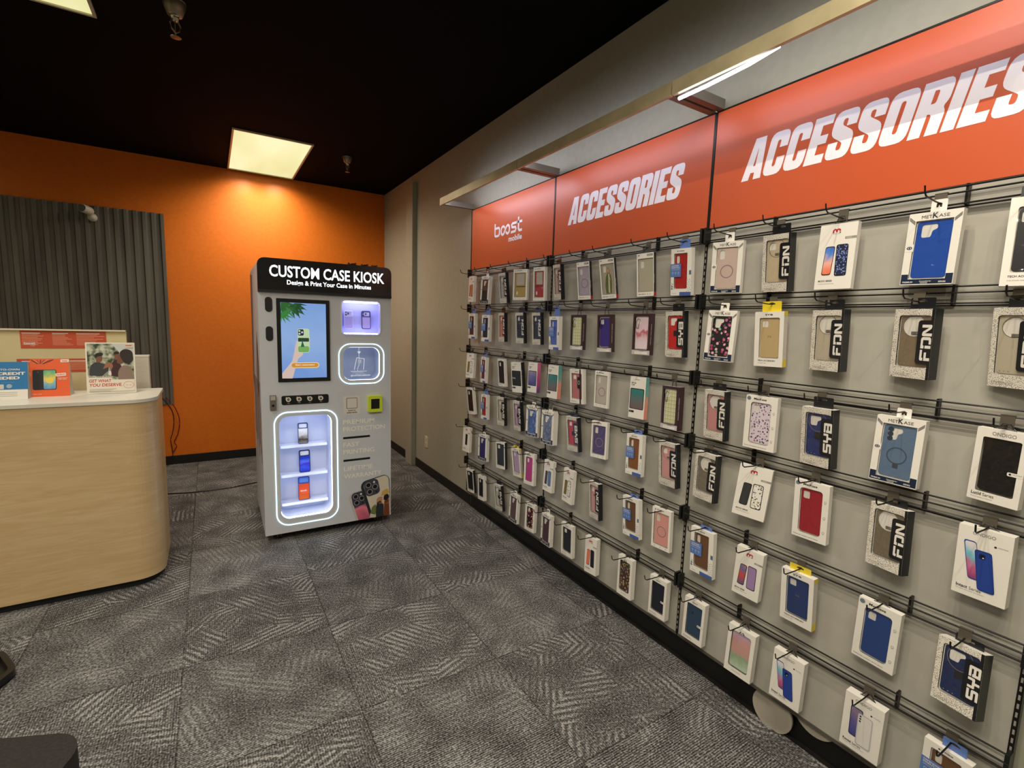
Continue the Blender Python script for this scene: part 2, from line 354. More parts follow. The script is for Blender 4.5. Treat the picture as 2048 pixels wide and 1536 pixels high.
# two loose discs leaning under the near bay
for (y, z, lb) in ((.905, .072, 'round grey plastic disc leaning on the kick board, the farther and lower one'), (.752, .165, 'round grey plastic disc partly hidden behind the near panel')):
    b = MB(); b.poly(circ(0, 0, .078, 36), .024, mat((178, 170, 155), .5), .008); b.poly(circ(0, 0, .066, 36), .0237, mat((172, 164, 150), .5))
    tag(b.build('plastic_disc', None, (XP-.008, y, z), DISP), lb, 'disc', 'grey discs under the display wall')
for i, y in enumerate(SEAM):
    b = MB(); x = -.012; b.box(-.006, .006, -.004, .02, ZP, ZT, DARKMETAL)
    for k in range(int((ZB-ZP)/.025)):
        z = ZP+.02+k*.025; b.box(-.0022, .0022, -.0044, -.004, z, z+.014, mat((150, 146, 138), .5))
    tag(b.build('slotted_upright', None, (XP, y, 0), DISP), ['slotted dark upright at the far end of the display wall', 'slotted dark upright between the far and middle bays', 'slotted dark upright between the middle and near bays', 'slotted dark upright at the near end of the display wall'][i], 'upright', 'slotted uprights')

# heavy slanted capitals
G = {
 'A': (.66, [roundp([(0, 0), (.16, 1), (.52, 1), (.66, 0), (.41, 0), (.395, .17), (.27, .17), (.245, 0)]), [(.30, .33), (.37, .33), (.345, .74), (.335, .74)]]),
 'C': (.6, [roundp([(0, 0, .2), (.6, 0, .2), (.6, .40), (.35, .40), (.35, .2, .05), (.25, .2, .05), (.25, .8, .05), (.35, .8, .05), (.35, .62), (.6, .62), (.6, 1, .2), (0, 1, .2)])]),
 'E': (.52, [[(0, 0), (.52, 0), (.52, .19), (.26, .19), (.26, .41), (.48, .41), (.48, .6), (.26, .6), (.26, .81), (.52, .81), (.52, 1), (0, 1)]]),
 'S': (.62, [roundp([(0, 0, .2), (.62, 0, .2), (.62, .50, .14), (.25, .70, .05), (.25, .82, .05), (.36, .82, .05), (.36, .66), (.61, .66), (.61, 1, .2), (0, 1, .2), (0, .52, .14), (.37, .32, .05), (.37, .18, .05), (.25, .18, .05), (.25, .36), (0, .36)])]),
 'O': (.62, [roundp([(0, 0, .2), (.62, 0, .2), (.62, 1, .2), (0, 1, .2)]), roundp([(.26, .2, .05), (.26, .8, .05), (.36, .8, .05), (.36, .2, .05)])]),
 'R': (.62, [roundp([(0, 0), (.26, 0), (.26, .40), (.31, .40, .03), (.35, .36, .03), (.35, 0), (.61, 0), (.61, .40, .08), (.54, .49, .05), (.62, .6, .08), (.62, 1, .18), (0, 1)]), roundp([(.26, .58), (.26, .82), (.36, .82, .05), (.36, .58, .05)])]),
 'I': (.26, [[(0, 0), (.26, 0), (.26, 1), (0, 1)]]),
 # block letters of the box sleeves (strokes)
 'F': (.9, [[(0, 0), (.24, 0), (.24, .36), (.7, .36), (.7, .58), (0, .58)], roundp([(0, .68), (0, 1, .2), (.9, 1), (.9, .78), (.24, .78), (.24, .68)])]),
 'D': (.95, [roundp([(0, .68), (0, 1), (.95, 1, .25), (.95, 0, .25), (.36, 0), (.36, .22), (.7, .22), (.7, .78), (.24, .78), (.24, .68)]), ]),
 'd': (.24, [[(0, 0), (.24, 0), (.24, .58), (0, .58)]]),
 'N': (.95, [roundp([(0, 0), (.24, 0), (.24, .7), (.62, .08, .1), (.95, 0, .2), (.95, 1), (.71, 1), (.71, .3), (.36, .92, .1), (0, 1, .2)])]),
 's': (.9, [roundp([(0, 0), (.9, 0, .15), (.9, .62, .15), (.24, .62), (.24, .78), (.9, .78), (.9, 1), (0, 1, .15), (0, .4, .15), (.66, .4), (.66, .22), (0, .22)])]),
 'Y': (.9, [roundp([(0, 1), (.22, 1), (.22, .62), (.68, .62), (.68, 1), (.9, 1), (.9, .4, .1), (.56, .4), (.56, 0), (.34, 0), (.34, .4), (0, .4, .1)])]),
 'B': (.95, [roundp([(0, 0), (.95, 0, .15), (.95, .5, .05), (.95, 1, .15), (0, 1), (0, .78), (.7, .78), (.7, .61), (.24, .61), (.24, .39), (.7, .39), (.7, .22), (.24, .22), (.24, .7), (0, .7)])]),
}
def block_word(b, word, x, z, h, wscale, m, y, shear=0, rot=0, gap=.045):
    cx = 0
    for ch in word:
        wd, cs = G[ch]
        if ch == 'd': cx -= 1.04*0+.0
        for part in ([cs] if ch in 'AOR' else [[c] for c in cs]):
            P = [affine([(cx+px, pz) for px, pz in c], h*wscale, h, shear=shear/max(wscale, 1e-3)*wscale) for c in part]
            P = [affine(c, rot=rot, dx=x, dz=z) for c in P]; b.poly(P, y, m)
        cx += wd+gap
    return cx*h*wscale
def boost(b, x, z, s, m, y, wd=.17):
    k = lambda pts: [(x+px*s, z+pz*s) for px, pz in pts]
    b.line(k([(.08, 1.02), (.08, .16), (.2, .08), (.62, .08), (.76, .2), (.76, .56), (.66, .66), (.12, .66)]), wd*s, y, m)
    n = 22; L = []
    for i in range(n+1):
        a = R(45)+ (2*math.pi-R(50))*i/n; L.append((1.28+.36*math.cos(a)*.8, .37+.32*math.sin(a)))
    b.line(k([(1.55, .52), (1.42, .64), (1.24, .68), (1.06, .58), (1.0, .37), (1.06, .16), (1.24, .06), (1.42, .14), (1.62, .4), (1.80, .62), (1.98, .68), (2.16, .58), (2.22, .37), (2.16, .16), (1.98, .06), (1.82, .12), (1.70, .24)]), wd*s, y, m)
    b.line(k([(3.28, .68), (2.62, .68), (2.5, .6), (2.56, .42), (3.02, .38), (3.1, .26), (3.0, .1), (2.42, .08)]), wd*s, y, m)
    b.line(k([(3.42, 1.02), (3.42, .22), (3.54, .08), (3.9, .08)]), wd*s, y, m); b.line(k([(3.2, .68), (3.9, .68)]), wd*s, y, m)
for i in range(3):
    y0, y1 = SEAM[i], SEAM[i+1]; wd = y0-y1
    t = empty('header_sign', (XP, y0, 0), DISP, ['orange header sign with the small logo, over the far bay', 'orange header sign reading ACCESSORIES over the middle bay', 'largest-looking orange header sign reading ACCESSORIES, over the near bay'][i], 'sign', 'orange header signs')
    b = MB(); b.box(.007, wd-.007, -.002, .012, ZB, ZT, SIGN); b.build('board', t)
    b = MB(); b.box(.003, wd-.003, -.004, .012, ZT, ZT+.006, DARKMETAL); b.build('top_trim', t)
    b = MB()
    if i == 0:
        boost(b, .366, 2.150, .0945, LETTER, -.0028); b.text('mobile', .735, 2.098, .05, LETTER, -.0028, bold=.03, align='r', width=.17)
    else:
        block_word(b, 'ACCESSORIES', .134, 2.108, .146, .80, LETTER, -.0028, shear=.22)
    b.build('lettering', t)
# light canopies: front bar on side arms, LED strip inside the bar
XB = XP-.277
for i in range(3):
    y0, y1 = SEAM[i], SEAM[i+1]; wd = y0-y1
    t = empty('light_canopy', (XP, y0, ZT), DISP, 'brushed metal light canopy projecting over the %s bay sign' % bays[i], 'light canopy', 'light canopies over the signs')
    bm = noise_mat('brushed_steel', (190, 176, 140), (206, 192, 154), 12, .38); bm.node_tree.nodes['Principled BSDF'].inputs['Metallic'].default_value = .35
    b = MB(); b.box(.004, wd-.004, -.277, -.262, -.002, .046, bm); b.box(.004, wd-.004, -.277, -.235, .046, .049, bm); b.build('front_bar', t)
    for x in (.006, wd-.036):
        b = MB(); b.box(x, x+.03, -.262, -.003, .004, .009, GREYM); b.box(x, x+.003, -.262, -.003, .009, .042, GREYM); b.box(x+.027, x+.03, -.262, -.003, .009, .042, GREYM); b.build('side_arm', t)
    b = MB(); b.box(.02, wd-.02, -.2615, -.2565, .012, .034, mat((232, 232, 255), emit=LED_L*(1.9, 1.35, 1)[i])); b.build('led_strip', t)
    if i == 2:
        b = MB(); b.tube([(.02, -.255, -.014), (.14, -.255, -.014), (.30, -.256, -.008), (.40, -.257, .004)], .0065, mat((240, 242, 255), emit=6), 8); b.build('drooping_led_strip', t)
# ---- wire rails, six rows in each bay
rows = ['top', 'second', 'third', 'fourth', 'fifth', 'bottom']
proto = None
for i in range(3):
    for j in range(6):
        lb = 'dark three-wire rail of the %s row in the %s bay' % (rows[j], bays[i])
        if proto is None:
            proto = t = empty('hook_rail', (0, 0, 0), DISP, '', 'rail'); L = SEAM[0]-SEAM[1]
            for dz, dy in ((.024, -.022), (.006, -.034), (-.022, -.022), (-.028, -.010)):
                b = MB(); b.tube([(.008, dy, dz), (L-.008, dy, dz)], .0027, DARKMETAL, 6); b.build('wire', t)
            for x in (.008, L-.018):
                b = MB(); b.box(x, x+.010, -.036, -.003, -.031, .031, BLACK); b.build('end_bracket', t)
            for x in (L*.27, L*.76):
                b = MB(); b.box(x-.003, x+.003, -.022, -.001, -.026, .03, DARKMETAL); b.build('spacer', t)
        else: t = copy_tree(proto)
        t.location = (XP, SEAM[i], ROW[j]); t['label'] = lb; t['category'] = 'rail'; t['group'] = 'wire rails of the display wall'

# ================================================================ custom case kiosk
KX, KY, KA, KW, KD, KZ0, KZ1 = .266, 3.504, -.016, .856, .80, .062, 1.905
KWHITE = noise_mat('kiosk_white_steel', (202, 206, 213), (206, 210, 217), 8, .38)
PALE = mat((244, 240, 230), .45)
kiosk = empty('vending_kiosk', (KX, KY, 0), (0, 0, KA), 'white custom phone case kiosk with lit windows and black header', 'kiosk')
NICHE = rrect(.10, .157, .437, .875, .06, 8); DROP = rrect(.519, 1.104, .776, 1.338, .055, 8); SHOW = rrect(.513, 1.428, .777, 1.66, .025, 5)
b = MB()
b.box(0, KW, .012, KD, KZ0, 1.69, KWHITE, skip='f')
hd = roundp([(0, 1.69), (KW, 1.69), (KW, KZ1, .05), (0, KZ1, .05)], 6)
b.poly(hd, .012, KWHITE, KD-.012)
b.poly([rrect(0, KZ0, KW, 1.69, 0), NICHE, DROP, SHOW], 0, KWHITE, .012)
b.build('cabinet', kiosk)
# header
b = MB(); b.poly(hd, -.012, mat((18, 18, 24), .22, coat=.6), .024); b.box(0, KW, -.016, 0, 1.69, 1.705, mat((30, 30, 34), .4)); hdr = b.build('header', kiosk)
GL = mat((250, 252, 255), emit=1.7)
b = MB(); b.text('CUSTOM CASE KIOSK', .436, 1.789, .1, GL, -.0145, bold=.018, width=.735, align='c'); b.text('Design & Print Your Case in Minutes', .44, 1.735, .04, GL, -.0145, bold=.02, width=.54, align='c')
b.build('lit_lettering', hdr)
# touchscreen
b = MB(); b.poly(rrect(.104, 1.107, .431, 1.654, .004), -.006, BLACK, .006); scr = b.build('touchscreen', kiosk)
SB = vgrad([(0, (120, 158, 222)), (.5, (150, 182, 232)), (1, (128, 168, 226))], .5, 'screen_blue', emit=.85, off=1.13)
b = MB(); b.poly(rrect(.128, 1.132, .407, 1.629, 0), -.0066, SB)
E_ = lambda c, e=.9: mat(c, emit=e)
def leaf(cx, cz, a0, n, L, col):
    for i in range(n):
        a = a0 + (i-(n-1)/2)*.38; l = L*(1-.09*abs(i-(n-1)/2)); w_ = .010
        p = [(cx, cz), (cx+l*.45*math.cos(a-.22), cz+l*.45*math.sin(a-.22)), (cx+l*math.cos(a), cz+l*math.sin(a)), (cx+l*.45*math.cos(a+.16), cz+l*.45*math.sin(a+.16))]
        p = [(min(max(x, .128), .407), min(z, 1.629)) for x, z in p]; b.poly(p, -.0068-.00001*i, col)
for (cx, cz, a, n, L, c) in ((.13, 1.628, -.9, 5, .13, (38, 96, 40)), (.215, 1.627, -1.3, 7, .105, (24, 70, 34)), (.13, 1.56, -.6, 6, .085, (52, 128, 60)), (.19, 1.60, -.5, 5, .10, (30, 84, 44)), (.16, 1.60, -1.4, 5, .085, (60, 120, 66))): leaf(cx, cz, a, n, L, E_(c))
b.poly(roundp([(.128, 1.165), (.19, 1.245), (.203, 1.30), (.212, 1.35, .01), (.222, 1.385, .008), (.232, 1.37, .006), (.238, 1.305), (.262, 1.30, .008), (.256, 1.285), (.228, 1.262), (.19, 1.13), (.128, 1.132)]), -.0070, E_((214, 190, 178)))
b.poly(rrect(.226, 1.302, .300, 1.462, .013), -.0072, E_((190, 214, 170))); b.poly(rrect(.229, 1.305, .297, 1.345, .011), -.0073, E_((120, 170, 92)))
b.poly(rrect(.229, 1.375, .297, 1.40, .004), -.0073, E_((36, 60, 46))); b.poly([(.245, 1.34), (.256, 1.385), (.268, 1.34)], -.00735, E_((30, 96, 58)))
b.poly(rrect(.230, 1.415, .265, 1.457, .009), -.0074, E_((36, 38, 48)))
for x, z in ((.239, 1.446), (.239, 1.427), (.255, 1.437)): b.poly(circ(x, z, .0065, 10), -.0075, E_((190, 205, 215)))
for k in range(4): b.poly(rrect(.292+.003*0, 1.335+k*.02, .303, 1.349+k*.02, .004), -.0071, E_((214, 184, 170)))
b.poly(rrect(.182, 1.199, .358, 1.236, .018), -.0070, E_((244, 226, 150))); b.poly(rrect(.186, 1.203, .354, 1.232, .015), -.0072, E_((214, 140, 46)))
b.text('Start customizing', .27, 1.212, .014, E_((250, 240, 215)), -.0074, bold=.02, align='c', width=.122)
b.build('screen_image', scr)
for z in (1.612, 1.425):
    b = MB(); b.poly(rrect(.039, z-.047, .081, z+.047, .02, 6), -.003, mat((22, 22, 24), .5), .003); b.build('vent_slot', kiosk)
# recesses with their LED strips
def recess(outline, x0, x1, z0, z1, dep, m):
    b = MB(); b.poly(outline, dep, m); n = len(outline)
    b.add([(p[0], .004, p[1]) for p in outline]+[(p[0], dep, p[1]) for p in outline], [(i, (i+1) % n, n+(i+1) % n, n+i) for i in range(n)], m)
    return b
def ring(parts, outer, inner, m, y=-.003, t=.003):
    b = MB(); b.poly([outer, inner], y, m, t); return b
RL = mat((200, 238, 248), emit=RING_L)
INN = mat((214, 220, 240), .45)
case_n = recess(NICHE, 0, 0, 0, 0, .20, INN).build('display_niche', kiosk)
ring(0, rrect(.07, .113, .475, .905, .085, 9), rrect(.0755, .1185, .4695, .8985, .0795, 9), RL).build('outer_light_ring', case_n)
def band(o_, y0, y1, m):
    b = MB(); n = len(o_); b.add([(p[0], y0, p[1]) for p in o_]+[(p[0], y1, p[1]) for p in o_], [(i, (i+1) % n, n+(i+1) % n, n+i) for i in range(n)], m); return b
band(rrect(.1012, .1582, .4358, .8738, .0588, 8), .014, .034, mat((214, 228, 255), emit=13)).build('inner_light_ring', case_n)
for z in (.645, .436, .232):
    b = MB(); b.box(.115, .42, .10, .19, z-.012, z, mat((226, 230, 244), .25), skip=''); b.box(.115, .42, .097, .10, z-.014, z+.004, mat((235, 238, 248), .2)); b.build('glass_shelf', case_n)
drop = recess(DROP, 0, 0, 0, 0, .16, mat((176, 186, 214), .4)).build('pickup_niche', kiosk)
ring(0, rrect(.487, 1.077, .806, 1.364, .082, 9), rrect(.492, 1.082, .801, 1.359, .077, 9), RL).build('outer_light_ring', drop)
band(rrect(.5202, 1.1052, .7748, 1.3368, .0538, 8), .008, .028, mat((235, 245, 255), emit=5)).build('inner_light_ring', drop)
b = MB(); LW = mat((226, 232, 244), emit=.8)
b.line([(.60, 1.175), (.618, 1.262), (.672, 1.254), (.665, 1.175)], .004, .03, LW); b.line([(.634, 1.335), (.634, 1.21), (.622, 1.18), (.625, 1.165)], .003, .031, LW)
b.poly([(.621, 1.307), (.648, 1.307), (.634, 1.287)], .029, LW); b.poly(rrect(.626, 1.222, .65, 1.25, .004), .029, mat((200, 205, 214), emit=.6)); b.line([(.575, 1.165), (.69, 1.165)], .003, .03, LW); b.line([(.585, 1.155), (.665, 1.157)], .002, .03, LW)
b.text('Watch your case print', .645, 1.142, .008, LW, .03, align='c'); b.text('@CUSTOMCASEKIOSK', .645, 1.127, .013, LW, .03, bold=.03, align='c', width=.14)
b.build('pickup_artwork', drop)
b = MB(); b.poly(rrect(.524, 1.108, .771, 1.334, .05, 8), .033, mat((110, 122, 150), .1, alpha=.22)); b.build('glass_door', drop)
LIL = mat((190, 186, 252), .45)
show = recess(SHOW, 0, 0, 0, 0, .07, LIL).build('upper_show_window', kiosk)
ring(0, rrect(.508, 1.423, .782, 1.665, .03, 5), SHOW, mat((236, 238, 252), .3)).build('bezel', show)
b = MB(); b.box(.53, .76, .010, .022, 1.648, 1.656, mat((222, 234, 255), emit=14)); b.box(.53, .76, .010, .022, 1.432, 1.438, mat((222, 234, 255), emit=9)); b.build('light_strip', show)
# small hardware and prints
b = MB(); b.box(.05, .087, -.014, 0, .925, 1.022, GREYM); b.box(.054, .083, -.016, -.014, .99, 1.018, mat((205, 200, 190), .3, .4)); b.build('door_lock', kiosk)
b = MB(); b.add([(.068+.008*math.cos(k*.628), -.019, .955+.008*math.sin(k*.628)) for k in range(10)], [tuple(range(10))], DARKMETAL); b.build('keyhole', kiosk)
b = MB(); b.poly(rrect(.12, .953, .417, 1.014, .012), -.003, BLACK, .003)
for i, x in enumerate((.162, .228, .296, .366)):
    z = .988; b.poly(circ(x, z, .016, 18), -.0034, CARD); b.poly(circ(x, z, .0085, 14), -.0038, BLACK); b.line([(x-.016, z+.002), (x-.012, z+.018)], .004, -.0034, CARD)
    b.line([(x-.005, z), (x+.006, z+.001*i)], .003, -.004, CARD); b.text(('touch', 'design', 'print', 'enjoy')[i], x, .961, .007, CARD, -.0034, align='c')
b.build('icon_strip', kiosk)
b = MB(); b.poly(rrect(.515, .858, .633, .993, .01), -.001, mat((220, 216, 208), .4)); b.poly([rrect(.537, .902, .612, .979, .006), rrect(.540, .905, .609, .976, .004)], -.0014, INK)
b.text('SCAN TO', .574, .883, .012, INK, -.0014, bold=.03, align='c'); b.text('LEARN MORE', .574, .868, .012, INK, -.0014, bold=.03, align='c'); b.build('scan_sticker', kiosk)
YEL = mat((205, 222, 52), .4)
b = MB(); b.poly([rrect(.684, .871, .784, .989, .006), rrect(.703, .893, .765, .967, .003)], -.03, YEL, .03); sc = b.build('card_reader', kiosk)
b = MB(); b.poly(rrect(.706, .896, .762, .964, .003), -.026, BLACK, .02); b.build('reader_window', sc)
b = MB()
for s_, x, z, wd_ in (('PREMIUM', .512, .789, .222), ('PROTECTION', .512, .737, .299), ('FAST', .512, .623, .113), ('PRINTING', .512, .571, .221), ('LIFETIME', .514, .447, .206), ('WARRANTY', .514, .390, .272)):
    b.text(s_, x, z, .045, PALE, -.0006, bold=.015, width=wd_)
for z in (.683, .517): b.poly(rrect(.511, z, .701, z+.015, .004), -.0007, BLACK)
b.build('slogan_print', kiosk)
# printed phones, lower right
b = MB(); FR = mat((74, 76, 92), .35); CM = mat((62, 62, 74), .35); SILV = mat((150, 150, 160), .3)
def clip(P): return [(min(max(x, .0), KW-.001), max(z, KZ0+.001)) for x, z in P]
def phone(ox, oz, sc, rot, art, frame, L):
    f_ = lambda P: clip(affine(P, sc, sc, ox, oz, rot=rot)); y = -.0006-.001*L
    b.poly(f_(rrect(-.02, -.42, .19, 0, .045)), y, frame); b.poly(f_(rrect(0, -.41, .185, -.006, .036)), y-.0002, art)
    b.poly(f_(rrect(.002, -.125, .108, -.006, .03)), y-.0004, FR); b.poly(f_(rrect(.007, -.120, .103, -.011, .026)), y-.0006, CM)
    for cx, cz in ((.034, -.040), (.034, -.092), (.078, -.066)):
        b.poly(f_(circ(cx, cz, .021, 18)), y-.0008, SILV); b.poly(f_(circ(cx, cz, .016, 18)), y-.001, BLACK)
    b.poly(f_(circ(.078, -.03, .008, 10)), y-.0008, CARD); b.poly(f_(circ(.08, -.105, .007, 10)), y-.0008, BLACK)
ART1 = vgrad([(0, (190, 92, 116)), (.35, (236, 130, 150)), (.5, (70, 56, 76)), (1, (206, 200, 204))], .25, 'swirl_print', off=.06)
ART2 = mat((216, 206, 188), .4)
phone(.558, .276, .92, .16, ART1, mat((196, 192, 190), .4), 0)
phone(.645, .352, 1.02, .2, ART2, mat((40, 44, 52), .4), 1)
for P, c in (([(.742, .052), (.74, .12), (.75, .175), (.775, .19, .01), (.80, .15), (.80, .052)], (40, 46, 52)), ([(.70, .10), (.712, .15, .02), (.74, .165), (.75, .12), (.735, .085)], (112, 122, 66)), ([(.80, .19), (.80, .225, .02), (.835, .235, .02), (.845, .2, .02), (.82, .18)], (38, 22, 18)), ([(.80, .055), (.805, .18), (.84, .19), (.845, .06)], (120, 58, 26)),
             ([(.745, .175), (.75, .215, .02), (.79, .22, .015), (.79, .185)], (190, 140, 100)), ([(.76, .165), (.835, .155), (.84, .165), (.765, .182)], (226, 180, 140)), ([(.695, .068), (.70, .105, .01), (.73, .1, .01), (.728, .064)], (206, 202, 178)), ([(.78, .225), (.79, .26, .01), (.83, .275, .01), (.845, .24, .01), (.80, .225)], (206, 168, 84))):
    b.poly(clip(roundp(P)), -.0038, mat(c, .5))
b.build('phone_print', kiosk)
# graphics of the left side
b = MB(); GG = mat((40, 30, 28), .45)
b.poly([(KD-.004, 1.05), (KD-.004, 1.85), (.55, 1.83), (.62, 1.3), (.70, 1.0)], -.001, mat((112, 116, 132), .45), plane='yz')
b.poly([(.22, .98), (.12, 1.18), (.22, 1.44), (.34, 1.15)], -.0012, GG, plane='yz'); b.poly([(.22, 1.05), (.17, 1.18), (.22, 1.33), (.28, 1.16)], -.0014, mat((150, 146, 140), .45), plane='yz')
for k in range(9):
    y_ = .08+.07*k; b.line([(y_, .55+.05*(k % 3)), (y_+.03, .72), (y_-.01, .85+.03*(k % 2)), (y_+.04, 1.0), (y_+.0, 1.1)], .018, -.0012, GG, plane='yz')
b.build('side_print', kiosk)
b = MB(); b.box(.0, .003, .012, KD, 1.66, 1.663, GREYM)
for x, y in ((.09, .07), (.76, .07), (.09, KD-.08), (.76, KD-.08)):
    b = MB(); b.box(x-.025, x+.025, y-.025, y+.025, .052, .062, GREYM); b.box(x-.013, x-.009, y-.012, y+.02, .02, .052, GREYM); b.box(x+.009, x+.013, y-.012, y+.02, .02, .052, GREYM)
    n = 14; V = [(x+s_*.008, y+.008+.022*math.cos(2*math.pi*k/n), .0225+.022*math.sin(2*math.pi*k/n)) for s_ in (-1, 1) for k in range(n)]
    b.add(V, [(k, (k+1) % n, n+(k+1) % n, n+k) for k in range(n)]+[tuple(range(n)), tuple(range(n, 2*n))], BLACK); b.build('caster', kiosk)
# loose things on the kiosk roof
for i, (x, y, s_) in enumerate(((.60, .06, 1), (.685, .055, .8), (.755, .06, .7))):
    b = MB(); P = [(x+.03*s_*math.cos(a*.7), y+.02*math.sin(a*.7), KZ1+.006+.006*(a % 3)*s_) for a in range(9)]; b.tube(P, .004, BLACK, 6)
    b.box(x-.012*s_, x+.02*s_, y-.01, y+.012, KZ1, KZ1+.010*s_, BLACK)
    tag(b.build('cable_coil', None, (KX, KY, 0), (0, 0, KA)), ['largest black cable coil on the kiosk roof, left of three', 'middle one of the three black cable coils on the kiosk roof', 'rightmost small black cable coil on the kiosk roof'][i], 'cable', 'cable coils on the kiosk')
# sample cases standing in the kiosk windows
KM = Matrix.Translation((KX, KY, 0)) @ Matrix.Rotation(KA, 4, 'Z')
def sample(x, z, w_, h_, y, frame, art, label, art_h=.72, cam_col=(226, 228, 236)):
    p = KM @ Vector((x, y, z)); t = empty('sample_phone_case', p, (R(-6), 0, KA), label, 'phone case', 'sample cases in the kiosk')
    b = MB(); b.poly([rrect(0, 0, w_, h_, .011), rrect(.004, .004, w_-.004, h_-.004, .008)], 0, frame, .008); b.build('rim', t)
    b = MB(); b.poly(rrect(.003, .003, w_-.003, h_*art_h, .005), .002, art, .003); b.build('printed_back', t)
    b = MB(); b.poly([rrect(.003, h_*art_h, w_-.003, h_-.003, .008), rrect(.008, h_*art_h+.006, w_-.008, h_-.008, .006)], .0005, frame, .004)
    b.poly(rrect(.008, h_*art_h+.006, w_-.008, h_-.008, .006), .004, mat(cam_col, .4)); b.build('camera_opening', t)
    return t
NAVF = mat((40, 46, 92), .35)
A1 = vgrad([(0, (150, 140, 120)), (.3, (60, 52, 46)), (.55, (206, 200, 190)), (1, (236, 236, 234))], .1, 'portrait_print')
A2 = vgrad([(0, (40, 50, 190)), (.35, (60, 90, 230)), (.5, (70, 40, 200)), (.75, (90, 120, 240)), (1, (30, 60, 200))], .1, 'blue_marble_print')
A3 = vgrad([(0, (236, 120, 40)), (.5, (232, 86, 44)), (1, (228, 80, 40))], .1, 'orange_print')
sample(.232, .646, .068, .150, .13, mat((70, 74, 110), .35), A1, 'clear phone case with portrait print, on the top shelf of the kiosk')
sample(.236, .437, .074, .160, .13, NAVF, A2, 'phone case with swirling blue print, on the middle shelf of the kiosk')
t = sample(.226, .233, .078, .168, .13, mat((60, 76, 150), .35), A3, 'orange and blue phone case with white logo, on the lowest kiosk shelf', .7, (92, 140, 220))
b = MB(); boost(b, .016, .062, .0105, CARD, .0012, .22); b.build('logo', t)
P1 = mat((186, 170, 240), .35)
sample(.538, 1.467, .062, .128, .045, mat((214, 210, 240), .35), P1, 'clear phone case in the lilac kiosk window, the left one', .66, (200, 192, 240))
sample(.660, 1.467, .064, .130, .045, mat((72, 70, 120), .35), P1, 'dark rimmed phone case in the lilac kiosk window, the right one', .66, (200, 192, 240))
for o in [o for o in bpy.data.objects if o.name.startswith('sample_phone_case')][-2:]:
    b = MB()
    for x, z in ((.013, .117), (.013, .097), (.030, .107)): b.poly(circ(x, z, .0065, 12), .001, mat((70, 68, 110), .4))
    b.build('lens', o)
# power cable on the carpet
b = MB(); b.tube([(-.42, 4.96, .005), (-.372, 4.931, .005), (-.2, 4.88, .005), (-.053, 4.868, .005), (.12, 4.875, .005), (.29, 4.925, .005), (.42, 4.96, .005), (.5, 4.9, .005), (.55, 4.5, .006), (.56, 4.40, .006)], .005, BLACK, 8)
tag(b.build('power_cable'), 'thin black cable lying on the carpet behind the kiosk', 'cable')

# ================================================================ reception counter
CX1, CY0, CY1, CXL = -.272, 3.262, 3.742, -2.4
def plan(o, r): return rrect(CXL, CY0-o, CX1+o, CY1+o, r, 12, rs=(.02, 0, 0, r))
t = empty('reception_counter', (-1.3, 3.5, 0), (0, 0, 0), 'pale wood reception counter with rounded end and white worktop', 'counter'); OFF = (1.3, -3.5, 0)
W_ = wood()
b = MB(); b.poly(plan(0, .13), .045, W_, 1.003, plane='xy'); o = b.build('wooden_body', t, OFF, smooth=False)
b = MB(); b.poly(plan(.006, .136), 1.048, noise_mat('white_laminate', (226, 220, 204), (230, 224, 208), 9, .22), .018, plane='xy', side=mat((214, 210, 198), .35)); b.build('worktop', t, OFF)
b = MB(); b.poly(plan(-.03, .11), 0, mat((22, 26, 28), .5), .045, plane='xy'); b.build('toe_kick', t, OFF)
# cream screen board with two red notices, standing behind the worktop
t = empty('screen_board', (-1.1, 3.9, 0), (0, 0, 0), 'cream board with red printed notices standing behind the counter', 'board'); OFF = (1.1, -3.9, 0)
CRE = noise_mat('cream_board', (206, 192, 148), (212, 199, 156), 6, .5); NOT = mat((192, 82, 52), .5); NT_ = mat((222, 160, 128), .5)
b = MB(); b.box(-2.3, -.452, 3.90, 3.93, 0, 1.418, CRE); b.box(-2.3, -.452, 3.885, 3.93, 1.412, 1.420, mat((224, 214, 186), .4)); b.build('board', t, OFF)
def notice(x0, x1, z0, z1, cols):
    b = MB(); b.box(x0, x1, 3.897, 3.8995, z0, z1, NOT)
    for c, (a, e) in enumerate(cols):
        for k in range(9):
            z = z1-.012-k*.0085
            if z < z0+.012: break
            ww = (x1-x0)*(e-a)*(.6+.4*random.random()); b.poly(rrect(x0+(x1-x0)*a, z-(.003 if k else .0045), x0+(x1-x0)*a+ww, z, 0), 3.8967, CARD if k == 0 else NT_)
    if z1 > 1.35: boost(b, x0+.015, z0+.022, .0125, CARD, 3.8966, .24); b.text('mobile', x0+.062, z0+.012, .008, CARD, 3.8966, align='r')
    b.build('notice', t, OFF)
notice(-.937, -.55, 1.308, 1.410, [(.02, .30), (.36, .60), (.64, .98)])
notice(-.96, -.55, 1.165, 1.245, [(.05, .45), (.52, .95)])
b = MB(); b.lathe([(.004, 0), (.004, .002)], 0, 0, BLACK, 8)
b = MB(); b.box(-.515, -.338, 3.82, 3.90-.004, 0, 1.262, noise_mat('ribbed_white', (192, 188, 176), (204, 200, 188), 60, .5, (.2, .2, 6))); b.box(-.517, -.336, 3.818, 3.896, 1.258, 1.266, mat((220, 216, 204), .4))
tag(b.build('ribbed_pedestal'), 'white finely ribbed pedestal behind the poster at the counter end', 'pedestal')
